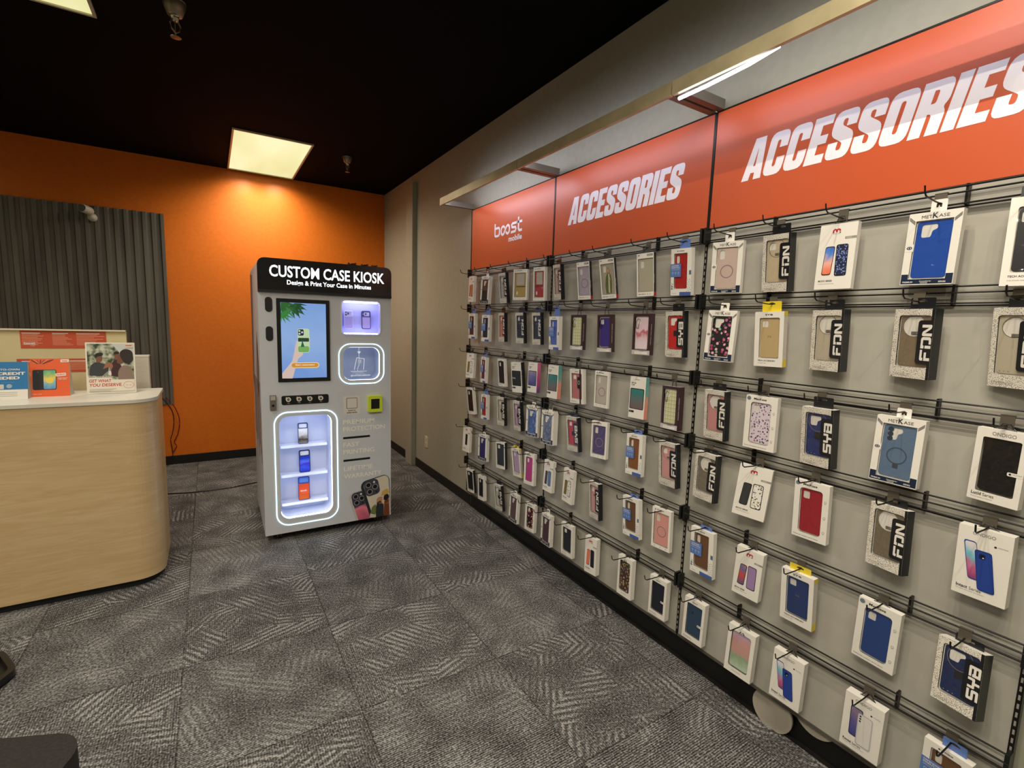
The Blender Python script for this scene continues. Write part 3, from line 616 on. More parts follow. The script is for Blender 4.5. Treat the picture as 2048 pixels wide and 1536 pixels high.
# tent cards on the worktop
ZW = 1.066
def tent(x, y, w_, h_, front, label, rot=0, name='tent_card'):
    t = empty(name, (x, y, ZW), (0, 0, rot), label, 'sign', 'standing signs on the counter'); d = .085
    b = MB(); s = h_
    b.add([(0, 0, 0), (w_, 0, 0), (w_, .045, h_), (0, .045, h_), (0, .10, 0), (w_, .10, 0)], [(0, 1, 2, 3), (3, 2, 5, 4)], front)
    b.add([(0.0, .002, 0), (.0, .045, h_), (.0, .098, 0), (w_, .002, 0), (w_, .045, h_), (w_, .098, 0)], [(0, 1, 2), (3, 4, 5)], mat((196, 190, 178), .5))
    b.build('folded_card', t); return t, math.atan2(.045, h_)
def on(t, b, name, lean): o = b.build(name, t, (0, -.0004, 0), (-lean, 0, 0)); return o
BLU = mat((28, 112, 170), .45); ORC = mat((226, 92, 40), .45)
t, ln = tent(-1.02, 3.47, .195, .192, BLU, 'blue tent card reading no credit needed at the left edge of counter')
b = MB(); b.poly(rrect(.0, 0, .195, .052, 0), -.0008, CARD); b.text('RENT-TO-OWN', .165, .152, .013, CARD, -.001, bold=.02, align='r', width=.12); b.text('NO CREDIT', .186, .128, .02, CARD, -.001, bold=.04, align='r', width=.165); b.text('NEEDED', .165, .105, .02, CARD, -.001, bold=.04, align='r', width=.125)
b.poly(circ(.125, .070, .011), -.0012, mat((150, 170, 190), .5)); b.poly(rrect(.07, .055, .105, .08, .002), -.0012, mat((200, 196, 180), .5)); b.text('learn more in store', .12, .088, .006, mat((120, 170, 205), .5), -.001, align='c')
for k in range(3): b.poly(rrect(.085, .018+k*.009, .155, .020+k*.009, 0), -.0012, GREYINK)
on(t, b, 'print', ln)
t, ln = tent(-.829, 3.535, .158, .203, ORC, 'orange tent card with black and green phone picture, on the counter')
b = MB(); b.poly(rrect(.008, .038, .104, .147, .008), -.0010, mat((26, 26, 30), .4)); b.poly(rrect(.052, .041, .101, .144, .006), -.0014, vgrad([(0, (90, 150, 200)), (.4, (150, 190, 190)), (.55, (226, 206, 90)), (1, (90, 176, 130))], .1, 'wallpaper_print', off=.04))
b.poly(circ(.077, .088, .016), -.0018, mat((232, 206, 84), .5)); b.poly(circ(.03, .134, .002, 8), -.0014, GREYINK); b.poly(affine(rrect(0, 0, .043, .017, .003), rot=.1, dx=.102, dz=.108), -.0014, CARD); b.text('NUEVO', .105, .113, .011, ORC, -.0018, bold=.04, width=.037, rot=.1)
b.text('LOVE CON TU', .11, .098, .006, CARD, -.001, bold=.02); b.text('TRIBU Y MAS', .11, .091, .006, CARD, -.001, bold=.02); b.poly(rrect(.122, .187, .157, .203, .003), -.001, CARD); boost(b, .128, .192, .006, ORC, -.0014, .24)
for k in range(9):
    a = .5+k*.26; b.line([(.04+.012*math.cos(a), .178+.004*math.sin(a)), (min(max(.04+.06*math.cos(a), .004), .112), .178+.024)], .003, -.0012, mat([(60, 40, 60), (180, 60, 70), (226, 150, 50), (120, 80, 110)][k % 4], .5))
b.text('LEARN MORE', .008, .012, .006, CARD, -.001)
on(t, b, 'print', ln)
# framed poster: people outdoors
t = empty('poster_stand', (-.603, 3.56, ZW+.002), (0, 0, 0), 'white framed poster of people outdoors reading GET WHAT YOU DESERVE', 'poster', 'standing signs on the counter')
b = MB(); b.poly(rrect(0, 0, .222, .292, .003), 0, mat((228, 222, 208), .35), .006); b.build('frame', t, (0, 0, 0), (R(-8), 0, 0)); b = MB(); b.box(.04, .18, .010, .085, 0, .004, mat((228, 222, 208), .35)); b.box(.09, .13, .045, .05, .004, .15, mat((228, 222, 208), .35)); b.build('easel_back', t)
b = MB(); Y = -.0006
b.poly(rrect(.007, .075, .215, .285, 0), Y, noise_mat('foliage_print', (48, 62, 34), (196, 200, 178), 34, .5, lo=.38, hi=.62, detail=5))
b.poly(roundp([(.118, .285), (.215, .285), (.215, .21), (.16, .22, .02)]), Y-.0002, mat((198, 202, 196), .5))
def pp(P, c, k=1): b.poly(roundp(P), Y-.0002*k, mat(c, .55))
pp([(.013, .105), (.02, .165, .02), (.05, .185, .02), (.075, .17, .02), (.10, .165), (.098, .13), (.07, .10)], (52, 54, 60), 2)
pp([(.046, .178), (.044, .215, .018), (.07, .225, .018), (.076, .2, .01), (.068, .178, .01)], (122, 78, 58), 3); pp([(.042, .2), (.042, .232, .015), (.078, .234, .015), (.076, .214, .01), (.055, .214, .01)], (28, 22, 20), 4)
pp([(.075, .14), (.09, .18, .01), (.115, .175, .01), (.12, .155), (.105, .12), (.098, .15)], (150, 100, 76), 5); pp([(.098, .105), (.10, .15), (.108, .15), (.112, .105)], (226, 222, 214), 5)
pp([(.11, .10), (.115, .18, .02), (.14, .20, .02), (.16, .15), (.15, .09)], (62, 26, 32), 4); pp([(.128, .195), (.128, .228, .016), (.15, .232, .016), (.156, .20)], (120, 76, 58), 5); pp([(.124, .222), (.13, .242, .012), (.15, .24, .01), (.15, .226)], (26, 20, 18), 6)
pp([(.14, .075), (.142, .13, .03), (.165, .165, .03), (.205, .15, .02), (.213, .075)], (136, 116, 104), 7); pp([(.138, .175), (.14, .21, .015), (.165, .215, .01), (.175, .18, .01), (.155, .165, .01)], (116, 72, 56), 8)
pp([(.155, .205, .02), (.15, .235, .025), (.175, .258, .03), (.212, .245, .03), (.214, .18, .03), (.175, .165, .02)], (40, 28, 24), 9)
b.poly([(.007, .012), (.215, .012), (.215, .078), (.116, .078), (.11, .098), (.007, .098)], Y-.0024, mat((226, 220, 206), .45))
b.text('Discover Cinematic 5G phones.', .012, .09, .0075, INK, Y-.0028, bold=.03, width=.10); RT = mat((196, 52, 36), .45)
b.text('GET WHAT', .010, .064, .024, RT, Y-.0028, bold=.02, width=.098, shear=.15); b.text('YOU DESERVE.', .010, .040, .024, RT, Y-.0028, bold=.02, width=.148, shear=.15)
for k in range(3): b.poly(rrect(.012, .024-k*.006, .130-k*.012, .026-k*.006, 0), Y-.0028, GREYINK)
b.poly([circ(.188, .046, .024, 24, .02), circ(.188, .046, .0225, 24, .0185)], Y-.0028, RT); b.text('5G  5G', .188, .042, .009, mat((214, 120, 100), .5), Y-.0028, align='c')
b.poly(rrect(.178, .262, .215, .285, 0), Y-.0026, mat((214, 206, 190), .5)); boost(b, .181, .272, .0072, RT, Y-.003, .24)
b.build('printed_sheet', t, (0, 0, 0), (R(-8), 0, 0))

# ================================================================ back wall: corrugated panel, camera, cords
CM_ = noise_mat('corrugated_steel', (104, 100, 94), (124, 120, 112), 3, .42, (3, 3, .5)); CM_.node_tree.nodes['Principled BSDF'].inputs['Metallic'].default_value = .45
b = MB(); xs = []; x = -.338; k = 0
while x > -3.1:
    xs += [(x, 0), (x-.026, 0), (x-.036, .016), (x-.060, .016)]; x -= .070
V = []
for X, d in xs: V += [(X, YB-.010-(.016-d), .628), (X, YB-.010-(.016-d), 2.487)]
n = len(xs); b.add(V, [(2*i, 2*i+2, 2*i+3, 2*i+1) for i in range(n-1)], CM_); V2 = [(p[0], p[1]+.0015, p[2]) for p in V]; b.add(V2, [(2*i, 2*i+1, 2*i+3, 2*i+2) for i in range(n-1)], CM_)
b.add([V[2*i+1] for i in range(n)]+[V2[2*i+1] for i in range(n)], [(i, i+1, n+i+1, n+i) for i in range(n-1)], CM_)
b.add([V[0], V[1], V2[1], V2[0]], [(0, 1, 2, 3)], CM_)
tag(b.build('corrugated_panel'), 'grey corrugated metal panel mounted on the orange back wall', 'wall panel')
t = empty('security_camera', (-.868, YB-.03, 2.40), (0, 0, 0), 'small white security camera mounted on the corrugated panel', 'camera')
WB = mat((216, 208, 192), .35)
b = MB(); b.lathe([(.036, 0), (.036, .012), (.02, .03), (.012, .04)], 0, 0, WB, 18); b.build('mount', t, (0, 0, -.02), (R(90), 0, 0), smooth=True)
b = MB(); b.lathe([(.030, -.05), (.036, -.045), (.036, .035), (.028, .05), (.01, .055)], 0, 0, WB, 20); c_ = b.build('housing', t, (-.026, -.075, .030), tuple(Vector((-.45, -.85, .12)).to_track_quat('-Z', 'Y').to_euler()), smooth=True)
b = MB(); b.lathe([(.027, -.0505), (.029, -.052), (.0, -.0525)], 0, 0, BLACK, 20); b.build('lens', c_)
for i, (pts, c, lb) in enumerate(((((-.40, YB-.02, .70), (-.335, YB-.02, .60), (-.30, YB-.02, .47), (-.315, YB-.02, .33), (-.352, YB-.015, .24), (-.335, YB-.015, .19), (-.375, YB-.015, .12)), (120, 16, 20), 'dark red cord hanging below the corrugated panel'),
                              (((-.43, YB-.045, .70), (-.36, YB-.045, .58), (-.345, YB-.045, .46), (-.36, YB-.045, .34), (-.38, YB-.045, .26), (-.37, YB-.045, .1), (-.42, YB-.045, .006)), (24, 18, 18), 'black cord hanging below the corrugated panel beside the red one'))):
    P = [Vector(p) for p in pts]; Q = []
    for k in range(len(P)-1):
        a0, a1, a2, a3 = P[max(k-1, 0)], P[k], P[k+1], P[min(k+2, len(P)-1)]
        for s_ in range(5):
            u = s_/5; Q.append(.5*((2*a1)+(-a0+a2)*u+(2*a0-5*a1+4*a2-a3)*u*u+(-a0+3*a1-3*a2+a3)*u**3))
    b = MB(); b.tube(Q+[P[-1]], .0045, mat(c, .5), 6); tag(b.build('hanging_cord'), lb, 'cord')

# ================================================================ foreground, lower left
t = empty('upholstered_stool', (-.650, 1.385, 0), (0, 0, R(-23)), 'black upholstered stool with rounded corners in the lower left corner', 'stool')
CL = noise_mat('black_cloth', (26, 23, 22), (38, 34, 32), 160, .95, bump=.001)
b = MB(); b.poly(rrect(-.27, -.27, .27, .27, .085, 8), .37, CL, .08, plane='xy'); o = b.build('seat', t, bevel=.02)
for x, y in ((-.2, -.2), (.2, -.2), (-.2, .2), (.2, .2)):
    b = MB(); b.box(x-.02, x+.02, y-.02, y+.02, 0, .37, BLACK); b.build('leg', t)
t = empty('plastic_tray', (-.935, 2.76, 0), (0, 0, R(-8)), 'black plastic tray with raised rim on carpet at left edge', 'tray')
b = MB(); o_ = roundp([(-.25, -.26), (.165, -.17, .02), (.20, -.06, .03), (.10, .09, .02), (-.25, .20)], 5); i_ = affine(o_, .9, .9, -.004, -.006); b.poly([o_, i_], 0, mat((24, 24, 26), .3), .035, plane='xy'); b.poly(o_, .001, BLACK, .006, plane='xy'); b.build('rim', t)

# ================================================================ boxed phone cases on their hooks
FDNB = mat((18, 22, 28), .3, coat=.3); YELT = mat((226, 200, 46), .45); MAROON = mat((58, 34, 40), .35, coat=.3); CLEARC = mat((196, 186, 172), .2, coat=.5)
TEALS = vgrad([(0, (236, 148, 130)), (.35, (232, 160, 140)), (.55, (110, 176, 168)), (1, (96, 160, 158))], .19, 'teal_coral_side', off=-.19)
PINKS = vgrad([(0, (120, 80, 140)), (.4, (206, 86, 140)), (1, (232, 120, 160))], .19, 'pink_side', off=-.19)
FLB = floral((20, 18, 22), [(206, 110, 150), (240, 180, 196), (150, 175, 165), (70, 90, 80), (180, 60, 110)], 70)
FLP = floral((226, 214, 224), [(90, 60, 110), (150, 120, 160), (60, 50, 80), (220, 190, 205), (176, 120, 150)], 120, 'purple_floral_print')
FLG = floral((236, 232, 226), [(40, 36, 34), (200, 170, 90), (150, 140, 130), (90, 84, 80), (214, 204, 190)], 130, 'gold_floral_print')
LEO = floral((24, 30, 66), [(130, 150, 210), (150, 170, 225), (110, 130, 200)], 190, 'leopard_print')
FLR = floral((24, 20, 22), [(200, 60, 60), (230, 130, 110), (60, 70, 60), (236, 200, 190)], 70, 'red_floral_print')
DOT = floral((70, 46, 48), [(120, 150, 90), (190, 170, 110), (110, 80, 110), (160, 110, 80)], 85, 'dotted_print')
PFL = vgrad([(0, (236, 220, 226)), (.35, (226, 196, 206)), (.5, (190, 90, 104)), (.62, (228, 196, 204)), (1, (214, 190, 200))], .16, 'pink_bloom_print', off=-.17)
PAST = vgrad([(0, (196, 214, 190)), (.3, (150, 176, 140)), (.42, (206, 160, 150)), (.8, (214, 160, 156)), (1, (200, 170, 200))], .15, 'pastel_glitter_print', off=-.17)
SUN = vgrad([(0, (240, 110, 70)), (.3, (242, 180, 160)), (.5, (90, 140, 220)), (1, (40, 80, 190))], .12, 'phone_wallpaper_blue', off=-.16)
SUN2 = vgrad([(0, (90, 40, 90)), (.4, (200, 100, 140)), (.65, (110, 190, 210)), (1, (236, 226, 226))], .12, 'phone_wallpaper_pink', off=-.16)
SUN3 = vgrad([(0, (60, 90, 140)), (.4, (200, 80, 60)), (.6, (90, 110, 160)), (1, (220, 110, 90))], .12, 'phone_wallpaper_red', off=-.16)
GREENTEAL = vgrad([(0, (120, 90, 96)), (.4, (96, 110, 112)), (.7, (50, 120, 118)), (1, (60, 130, 124))], .11, 'teal_gloss', .15, off=-.16)
VIOL = vgrad([(0, (60, 60, 130)), (.5, (90, 84, 150)), (1, (140, 120, 150))], .11, 'violet_gloss', .15, off=-.16)
SAINT = mat((172, 164, 150), .25, coat=.5)
def c(*a): return mat(a, .33)
BX = {}
for ln in """111 3.400 1.890 0.058 -1.9 0.7 -0.9 0.091 0.195 0.022
112 3.173 1.875 0.058 6.5 1.2 -2.5 0.102 0.200 0.027
113 2.940 1.881 0.058 1.9 -0.5 5.3 0.093 0.205 0.022
114 2.704 1.888 0.058 22.9 0.2 0.3 0.110 0.197 0.022
115 2.493 1.884 0.058 11.4 0.8 2.4 0.098 0.202 0.022
121 3.381 1.606 0.058 3.6 -0.1 0.0 0.095 0.192 0.023
122 3.157 1.595 0.058 6.6 0.1 -1.1 0.097 0.193 0.024
123 2.933 1.609 0.058 -3.8 -0.5 1.9 0.091 0.199 0.024
124 2.702 1.610 0.058 2.5 -1.0 2.9 0.094 0.200 0.024
125 2.508 1.609 0.058 1.3 -1.0 2.6 0.092 0.198 0.023
131 3.391 1.299 0.058 9.8 -1.2 -3.5 0.095 0.192 0.024
132 3.173 1.284 0.058 -5.8 0.7 -1.2 0.093 0.190 0.022
133 2.926 1.290 0.058 0.1 -1.5 4.0 0.093 0.194 0.020
134 2.725 1.283 0.059 6.4 -2.9 3.5 0.106 0.204 0.030
135 2.522 1.298 0.058 5.0 -1.3 -2.1 0.091 0.189 0.028
141 3.401 1.026 0.058 4.2 -4.5 3.8 0.094 0.211 0.025
142 3.154 1.005 0.058 0.1 -3.0 -1.3 0.090 0.184 0.023
143 2.915 1.019 0.058 2.8 -2.4 1.7 0.095 0.200 0.022
144 2.705 1.022 0.058 -1.3 -2.0 3.8 0.094 0.199 0.025
145 2.512 1.021 0.058 12.2 -0.0 -0.4 0.104 0.198 0.023
151 3.432 0.703 0.058 6.6 0.6 -1.8 0.098 0.202 0.023
152 3.162 0.699 0.058 8.9 -0.4 -0.8 0.103 0.203 0.026
153 2.901 0.701 0.058 10.2 -2.3 1.3 0.097 0.195 0.022
154 2.702 0.701 0.058 3.4 -3.0 5.6 0.096 0.201 0.017
155 2.525 0.709 0.058 8.0 -1.0 -1.1 0.096 0.207 0.022
161 3.371 0.368 0.058 6.9 -2.6 4.4 0.097 0.189 0.022
162 3.179 0.372 0.058 2.5 -2.7 0.3 0.088 0.190 0.025
163 2.925 0.377 0.058 4.2 -3.5 4.6 0.096 0.191 0.021
164 2.695 0.382 0.058 0.8 0.9 -1.5 0.100 0.199 0.022
165 2.494 0.380 0.058 6.5 0.7 -1.0 0.094 0.183 0.022
211 2.317 1.884 0.058 -7.1 0.8 5.3 0.088 0.201 0.023
212 2.083 1.878 0.058 7.5 -1.3 6.4 0.092 0.200 0.018
213 1.899 1.877 0.058 10.6 -2.8 8.1 0.092 0.200 0.018
214 1.638 1.878 0.058 8.9 -1.6 4.2 0.092 0.197 0.019
215 1.433 1.876 0.058 5.3 1.1 6.3 0.100 0.198 0.024
221 2.320 1.586 0.058 1.0 -0.3 1.1 0.095 0.195 0.025
222 2.108 1.595 0.058 5.4 -0.8 -0.1 0.097 0.191 0.024
223 1.889 1.596 0.058 4.9 -1.7 1.2 0.098 0.191 0.025
224 1.631 1.600 0.058 4.1 -0.1 0.6 0.105 0.192 0.027
225 1.445 1.610 0.058 -3.2 -1.2 2.6 0.103 0.200 0.028
231 2.307 1.299 0.058 1.9 -0.6 -1.7 0.098 0.197 0.027
232 2.094 1.295 0.058 7.3 -1.3 3.1 0.102 0.193 0.022
233 1.885 1.304 0.058 6.2 0.7 1.1 0.095 0.191 0.014
234 1.631 1.302 0.058 2.3 -0.8 -1.7 0.096 0.199 0.023
235 1.437 1.281 0.058 -7.1 -2.4 -1.5 0.103 0.191 0.031
241 2.343 1.018 0.059 4.3 -2.3 -2.7 0.113 0.204 0.037
242 2.118 1.020 0.058 -0.3 -3.4 3.7 0.101 0.197 0.026
243 1.883 1.038 0.058 12.6 -0.8 -1.0 0.099 0.195 0.022
244 1.631 1.024 0.058 1.7 -1.7 -1.3 0.099 0.201 0.024
245 1.434 1.027 0.058 -4.7 -2.0 2.9 0.106 0.201 0.026
251 2.312 0.714 0.058 2.4 1.1 -1.6 0.087 0.192 0.024
252 2.119 0.713 0.058 -4.3 1.1 -1.7 0.096 0.196 0.023
253 1.904 0.701 0.058 -9.2 -3.2 1.8 0.095 0.199 0.025
254 1.632 0.706 0.058 -2.9 -3.5 0.7 0.112 0.197 0.023
255 1.439 0.715 0.058 2.6 -1.3 0.1 0.103 0.191 0.020
261 2.318 0.373 0.058 -0.7 -0.0 -0.7 0.097 0.197 0.026
262 2.113 0.386 0.058 0.6 -0.8 0.8 0.101 0.192 0.022
263 1.901 0.389 0.058 6.0 -0.2 0.4 0.083 0.205 0.030
264 1.642 0.390 0.058 -1.0 -1.1 -1.2 0.097 0.202 0.026
265 1.429 0.383 0.058 1.1 0.4 0.1 0.097 0.190 0.029
311 1.211 1.877 0.059 10.8 0.8 2.8 0.119 0.198 0.023
312 1.019 1.878 0.059 -6.8 1.1 5.8 0.108 0.201 0.029
313 0.817 1.884 0.058 -1.5 0.3 -1.1 0.111 0.207 0.019
314 0.571 1.879 0.059 -3.0 1.4 0.5 0.122 0.200 0.021
315 0.375 1.883 0.058 12.9 -0.1 -3.1 0.091 0.218 0.022
321 1.208 1.612 0.059 10.1 1.4 -2.6 0.114 0.201 0.022
322 1.020 1.606 0.058 0.9 -1.3 3.6 0.107 0.200 0.024
323 0.822 1.610 0.059 -11.6 -0.1 3.0 0.108 0.200 0.031
324 0.590 1.611 0.059 -17.6 0.7 2.6 0.110 0.200 0.031
325 0.384 1.612 0.058 -18.0 0.6 5.6 0.092 0.205 0.022
331 1.214 1.292 0.058 -6.9 -1.2 1.7 0.106 0.200 0.027
332 1.017 1.295 0.059 1.7 0.1 0.6 0.119 0.200 0.021
333 0.822 1.284 0.059 -11.2 -1.7 2.2 0.112 0.198 0.029
334 0.589 1.293 0.059 -0.1 0.7 -1.1 0.120 0.201 0.026
335 0.371 1.299 0.058 -8.8 1.2 0.8 0.104 0.196 0.022
341 1.230 1.028 0.059 -5.8 -0.2 -0.8 0.109 0.198 0.028
342 1.012 1.028 0.059 18.1 4.6 -1.6 0.114 0.199 0.022
343 0.813 1.028 0.059 -0.4 -1.1 1.1 0.113 0.203 0.021
344 0.591 1.022 0.059 -16.5 -3.8 -3.7 0.109 0.193 0.029
345 0.374 1.030 0.059 -3.1 -0.5 0.5 0.110 0.194 0.029
351 1.221 0.700 0.058 -1.1 -1.6 1.1 0.111 0.198 0.022
352 1.006 0.702 0.058 5.4 2.8 0.9 0.103 0.194 0.028
353 0.829 0.694 0.058 -2.3 -1.4 2.6 0.113 0.191 0.025
354 0.581 0.706 0.059 -2.7 1.9 2.1 0.115 0.202 0.021
355 0.388 0.696 0.058 -16.5 -5.2 -8.9 0.109 0.177 0.032
361 1.227 0.380 0.058 2.0 1.6 0.2 0.099 0.192 0.028
362 1.008 0.375 0.059 2.7 1.8 -0.8 0.109 0.198 0.028
363 0.827 0.380 0.058 -0.4 1.4 0.1 0.108 0.189 0.027
364 0.587 0.379 0.059 -0.2 1.2 0.9 0.109 0.189 0.031
365 0.382 0.374 0.058 -5.3 0.6 2.2 0.109 0.185 0.022""".strip().splitlines():
    q = ln.split(); BX[q[0]] = [float(v) for v in q[1:]]
# key: (kind, case colour or print, extra, what it looks like)
T = {
'111': ('card', c(190, 110, 70), dict(p=1, a=c(176, 100, 66)), 'white carton with copper phone picture'),
'112': ('met', c(96, 62, 52), dict(low=c(20, 22, 34)), 'white window box with brown and black case'),
'113': ('fdn', c(176, 174, 172), dict(), 'speckled box with clear grey case and black spine'),
'114': ('mag', c(188, 160, 96), dict(wal=1), 'wide white window box with gold wallet case'),
'115': ('mag', c(178, 60, 66), dict(wal=1), 'white window box with red wallet case'),
'121': ('blue', c(60, 36, 42), dict(), 'blue-tagged box with dark maroon case'),
'122': ('blue', c(34, 38, 62), dict(), 'blue-tagged box with dark navy case'),
'123': ('fdn', c(206, 130, 116), dict(), 'speckled box with coral case and black spine'),
'124': ('fdn', c(36, 40, 54), dict(), 'speckled box with dark navy case and black spine'),
'125': ('fdn', c(28, 30, 36), dict(), 'speckled box with black case and black spine'),
'131': ('card', FLG, dict(a=c(140, 120, 60)), 'white carton picturing gold patterned case'),
'132': ('blue', c(64, 34, 84), dict(), 'blue-tagged box with dark purple case'),
'133': ('own', c(30, 30, 32), dict(t='', cl=1), 'white window box with glossy black case'),
'134': ('duo', c(26, 28, 28), dict(side=FDNB, dark=1), 'white and black box with black case'),
'135': ('duo', VIOL, dict(side=PINKS), 'white box with pink side and violet case picture'),
'141': ('own', c(42, 28, 22), dict(t='', cl=1), 'white window box with dark brown case'),
'142': ('blue', c(176, 34, 34), dict(), 'blue-tagged box with red case'),
'143': ('fdn', c(186, 176, 162), dict(w='sYB'), 'speckled box with beige clear case and black spine'),
'144': ('fdn', c(180, 150, 186), dict(w='sYB'), 'speckled box with lilac case and black spine'),
'145': ('met', c(56, 92, 156), dict(), 'white window box with shiny blue case'),
'151': ('card', c(34, 36, 38), dict(one=1), 'white carton with black phone picture'),
'152': ('met', c(44, 40, 110), dict(), 'white window box with deep purple case'),
'153': ('own', c(38, 40, 48), dict(t='', cl=1, side=FDNB), 'clear-topped box with smoky black case'),
'154': ('syt', c(188, 160, 196), dict(), 'yellow-tagged box with lilac case'),
'155': ('mk', c(176, 46, 122), dict(), 'white window box with magenta case'),
'161': ('own', c(30, 32, 34), dict(t='', cl=1, side=FDNB), 'clear plastic box with black case'),
'162': ('own', c(24, 28, 28), dict(t=''), 'narrow white window box with black case'),
'163': ('fdn', c(190, 184, 172), dict(w='sYB'), 'white box with clear case and black spine'),
'164': ('met', c(96, 74, 80), dict(), 'white window box with mauve brown case'),
'165': ('mk', FLR, dict(), 'white window box with black and red floral case'),
'211': ('fdn', c(188, 160, 152), dict(), 'speckled box with clear pink case and black spine'),
'212': ('esr', c(182, 168, 190), dict(ring=1), 'white window box with lilac case and black side'),
'213': ('esr', SAINT, dict(saint=1), 'window box whose case shows a robed figure'),
'214': ('esr', c(184, 178, 160), dict(), 'window box with plain clear case and black side'),
'215': ('blue', c(176, 28, 32), dict(), 'blue-tagged box with bright red case'),
'221': ('blue', c(52, 78, 170), dict(), 'blue-tagged box with royal blue case'),
'222': ('strap', PLAID, dict(), 'dark strap-hung box with green plaid case'),
'223': ('strap', c(62, 48, 128), dict(full=1), 'dark strap-hung box with purple case'),
'224': ('strap', PFL, dict(), 'dark strap-hung box with pink blossom case'),
'225': ('fdn', c(196, 40, 36), dict(w='sYB', cut=1), 'speckled box with red case and black spine'),
'231': ('duo', GREENTEAL, dict(side=TEALS), 'white box with teal side and teal case picture'),
'232': ('own', c(190, 112, 116), dict(t='', bk=1), 'white window box with dusty pink case and black strip'),
'233': ('mag', c(196, 188, 180), dict(ring=1), 'white window box with clear ring case'),
'234': ('duo', GREENTEAL, dict(side=TEALS), 'large teal-sided white box with green gloss case picture'),
'235': ('strap', PLAID, dict(), 'dark strap-hung box with yellow-green plaid case'),
'241': ('met', c(70, 76, 96), dict(), 'deep white box with dark clear case'),
'242': ('fdn', c(190, 62, 80), dict(w='sYB'), 'speckled box with crimson clear case and black spine'),
'243': ('mag', c(84, 76, 128), dict(ring=1), 'white window box with violet ring case'),
'244': ('blue', c(134, 82, 46), dict(), 'blue-tagged box with brown leather case'),
'245': ('fdn', c(206, 150, 146), dict(), 'speckled box with pink case and black spine'),
'251': ('card', c(90, 120, 160), dict(a=c(60, 60, 66)), 'white carton with black and blue phone pictures'),
'252': ('card', FLG, dict(a=c(120, 104, 40)), 'white carton with gold glitter case picture'),
'253': ('fdn', c(206, 156, 158), dict(), 'speckled box with pale pink case and black spine'),
'254': ('blue', c(112, 78, 46), dict(), 'blue-tagged box with tan brown case'),
'255': ('mag', c(226, 158, 150), dict(ring=1), 'white window box with salmon pink ring case'),
'261': ('met', c(80, 48, 62), dict(), 'white window box with plum case'),
'262': ('own', c(38, 42, 52), dict(t=''), 'white window box with charcoal case'),
'263': ('card', c(30, 30, 40), dict(a=c(236, 120, 100)), 'white carton with orange and black phone pictures'),
'264': ('aa', DOT, dict(), 'white window box with dotted brown case'),
'265': ('own', c(30, 34, 48), dict(t='', tagr=1), 'white window box with midnight blue case'),
'311': ('met', c(206, 182, 172), dict(ring=1, ghost=1), 'white window box with rosy clear ring case'),
'312': ('fdn', c(204, 186, 156), dict(), 'speckled box with beige clear case and black spine'),
'313': ('card', LEO, dict(a=SUN, big=1), 'white carton picturing blue phone and leopard case'),
'314': ('met', c(34, 78, 170), dict(cut=1), 'white window box with bright blue case'),
'315': ('syt', c(36, 34, 36), dict(bk=1), 'white box with black case, cut by the frame edge'),
'321': ('met', FLB, dict(cut=1), 'white window box with pink floral black case'),
'322': ('syt', c(198, 172, 126), dict(), 'yellow-tagged box with beige case'),
'323': ('fdn', c(190, 178, 158), dict(circ=1), 'speckled box with sandy clear case and black spine'),
'324': ('fdn', c(128, 112, 90), dict(circ=1), 'speckled box with smoky round-camera case'),
'325': ('fdn', c(190, 180, 158), dict(circ=1), 'speckled box with clear case, cut by the frame edge'),
'331': ('fdn', c(204, 142, 142), dict(circ=1), 'speckled box with rose pink case and black spine'),
'332': ('mk', FLP, dict(tall=1), 'white window box with purple floral case'),
'333': ('fdn', c(30, 50, 110), dict(w='sYB', cut=1), 'speckled box with royal navy case and black spine'),
'334': ('met', c(96, 118, 146), dict(ring=1, lens=1), 'white window box with blue-grey ring-stand case'),
'335': ('own', c(28, 25, 24), dict(t='Lucid', tagr=1, big=1), 'large white window box with black case'),
'341': ('fdn', c(120, 112, 98), dict(circ=1), 'speckled box with smoky grey case and black spine'),
'342': ('card', FLG, dict(a=c(60, 60, 62), big=1), 'tilted white carton picturing gold floral case'),
'343': ('mk', c(160, 36, 48), dict(tall=1), 'white window box with dark red case'),
'344': ('fdn', c(116, 106, 88), dict(circ=1), 'speckled box with olive grey case and black spine'),
'345': ('ind', c(38, 66, 148), dict(t='Intact', a=SUN2), 'white carton picturing large blue phone case'),
'351': ('blue', c(112, 76, 46), dict(), 'blue-tagged box with chestnut brown case'),
'352': ('card', c(160, 130, 176), dict(a=SUN3), 'white carton picturing purple phone'),
'353': ('syt', c(32, 58, 112), dict(), 'yellow-tagged box with navy blue case'),
'354': ('mk', c(36, 66, 132), dict(tall=1), 'white window box with cobalt blue case'),
'355': ('fdn', c(28, 42, 84), dict(w='sYB', cut=1), 'speckled box with dark navy ring case, slanted'),
'361': ('own', c(38, 66, 96), dict(t='', tagr=1, cutb=1), 'white window box with steel blue case'),
'362': ('aa', PAST, dict(), 'white window box with pastel glitter case'),
'363': ('ind', c(40, 66, 150), dict(t='Intact', a=SUN2), 'white carton picturing slim blue phone case'),
'364': ('ind', c(226, 222, 216), dict(t='Reveal', a=VIOL), 'white carton picturing clear phone case'),
'365': ('blue', c(112, 78, 46), dict(), 'blue-tagged box with brown case, cut by the lower edge'),
}
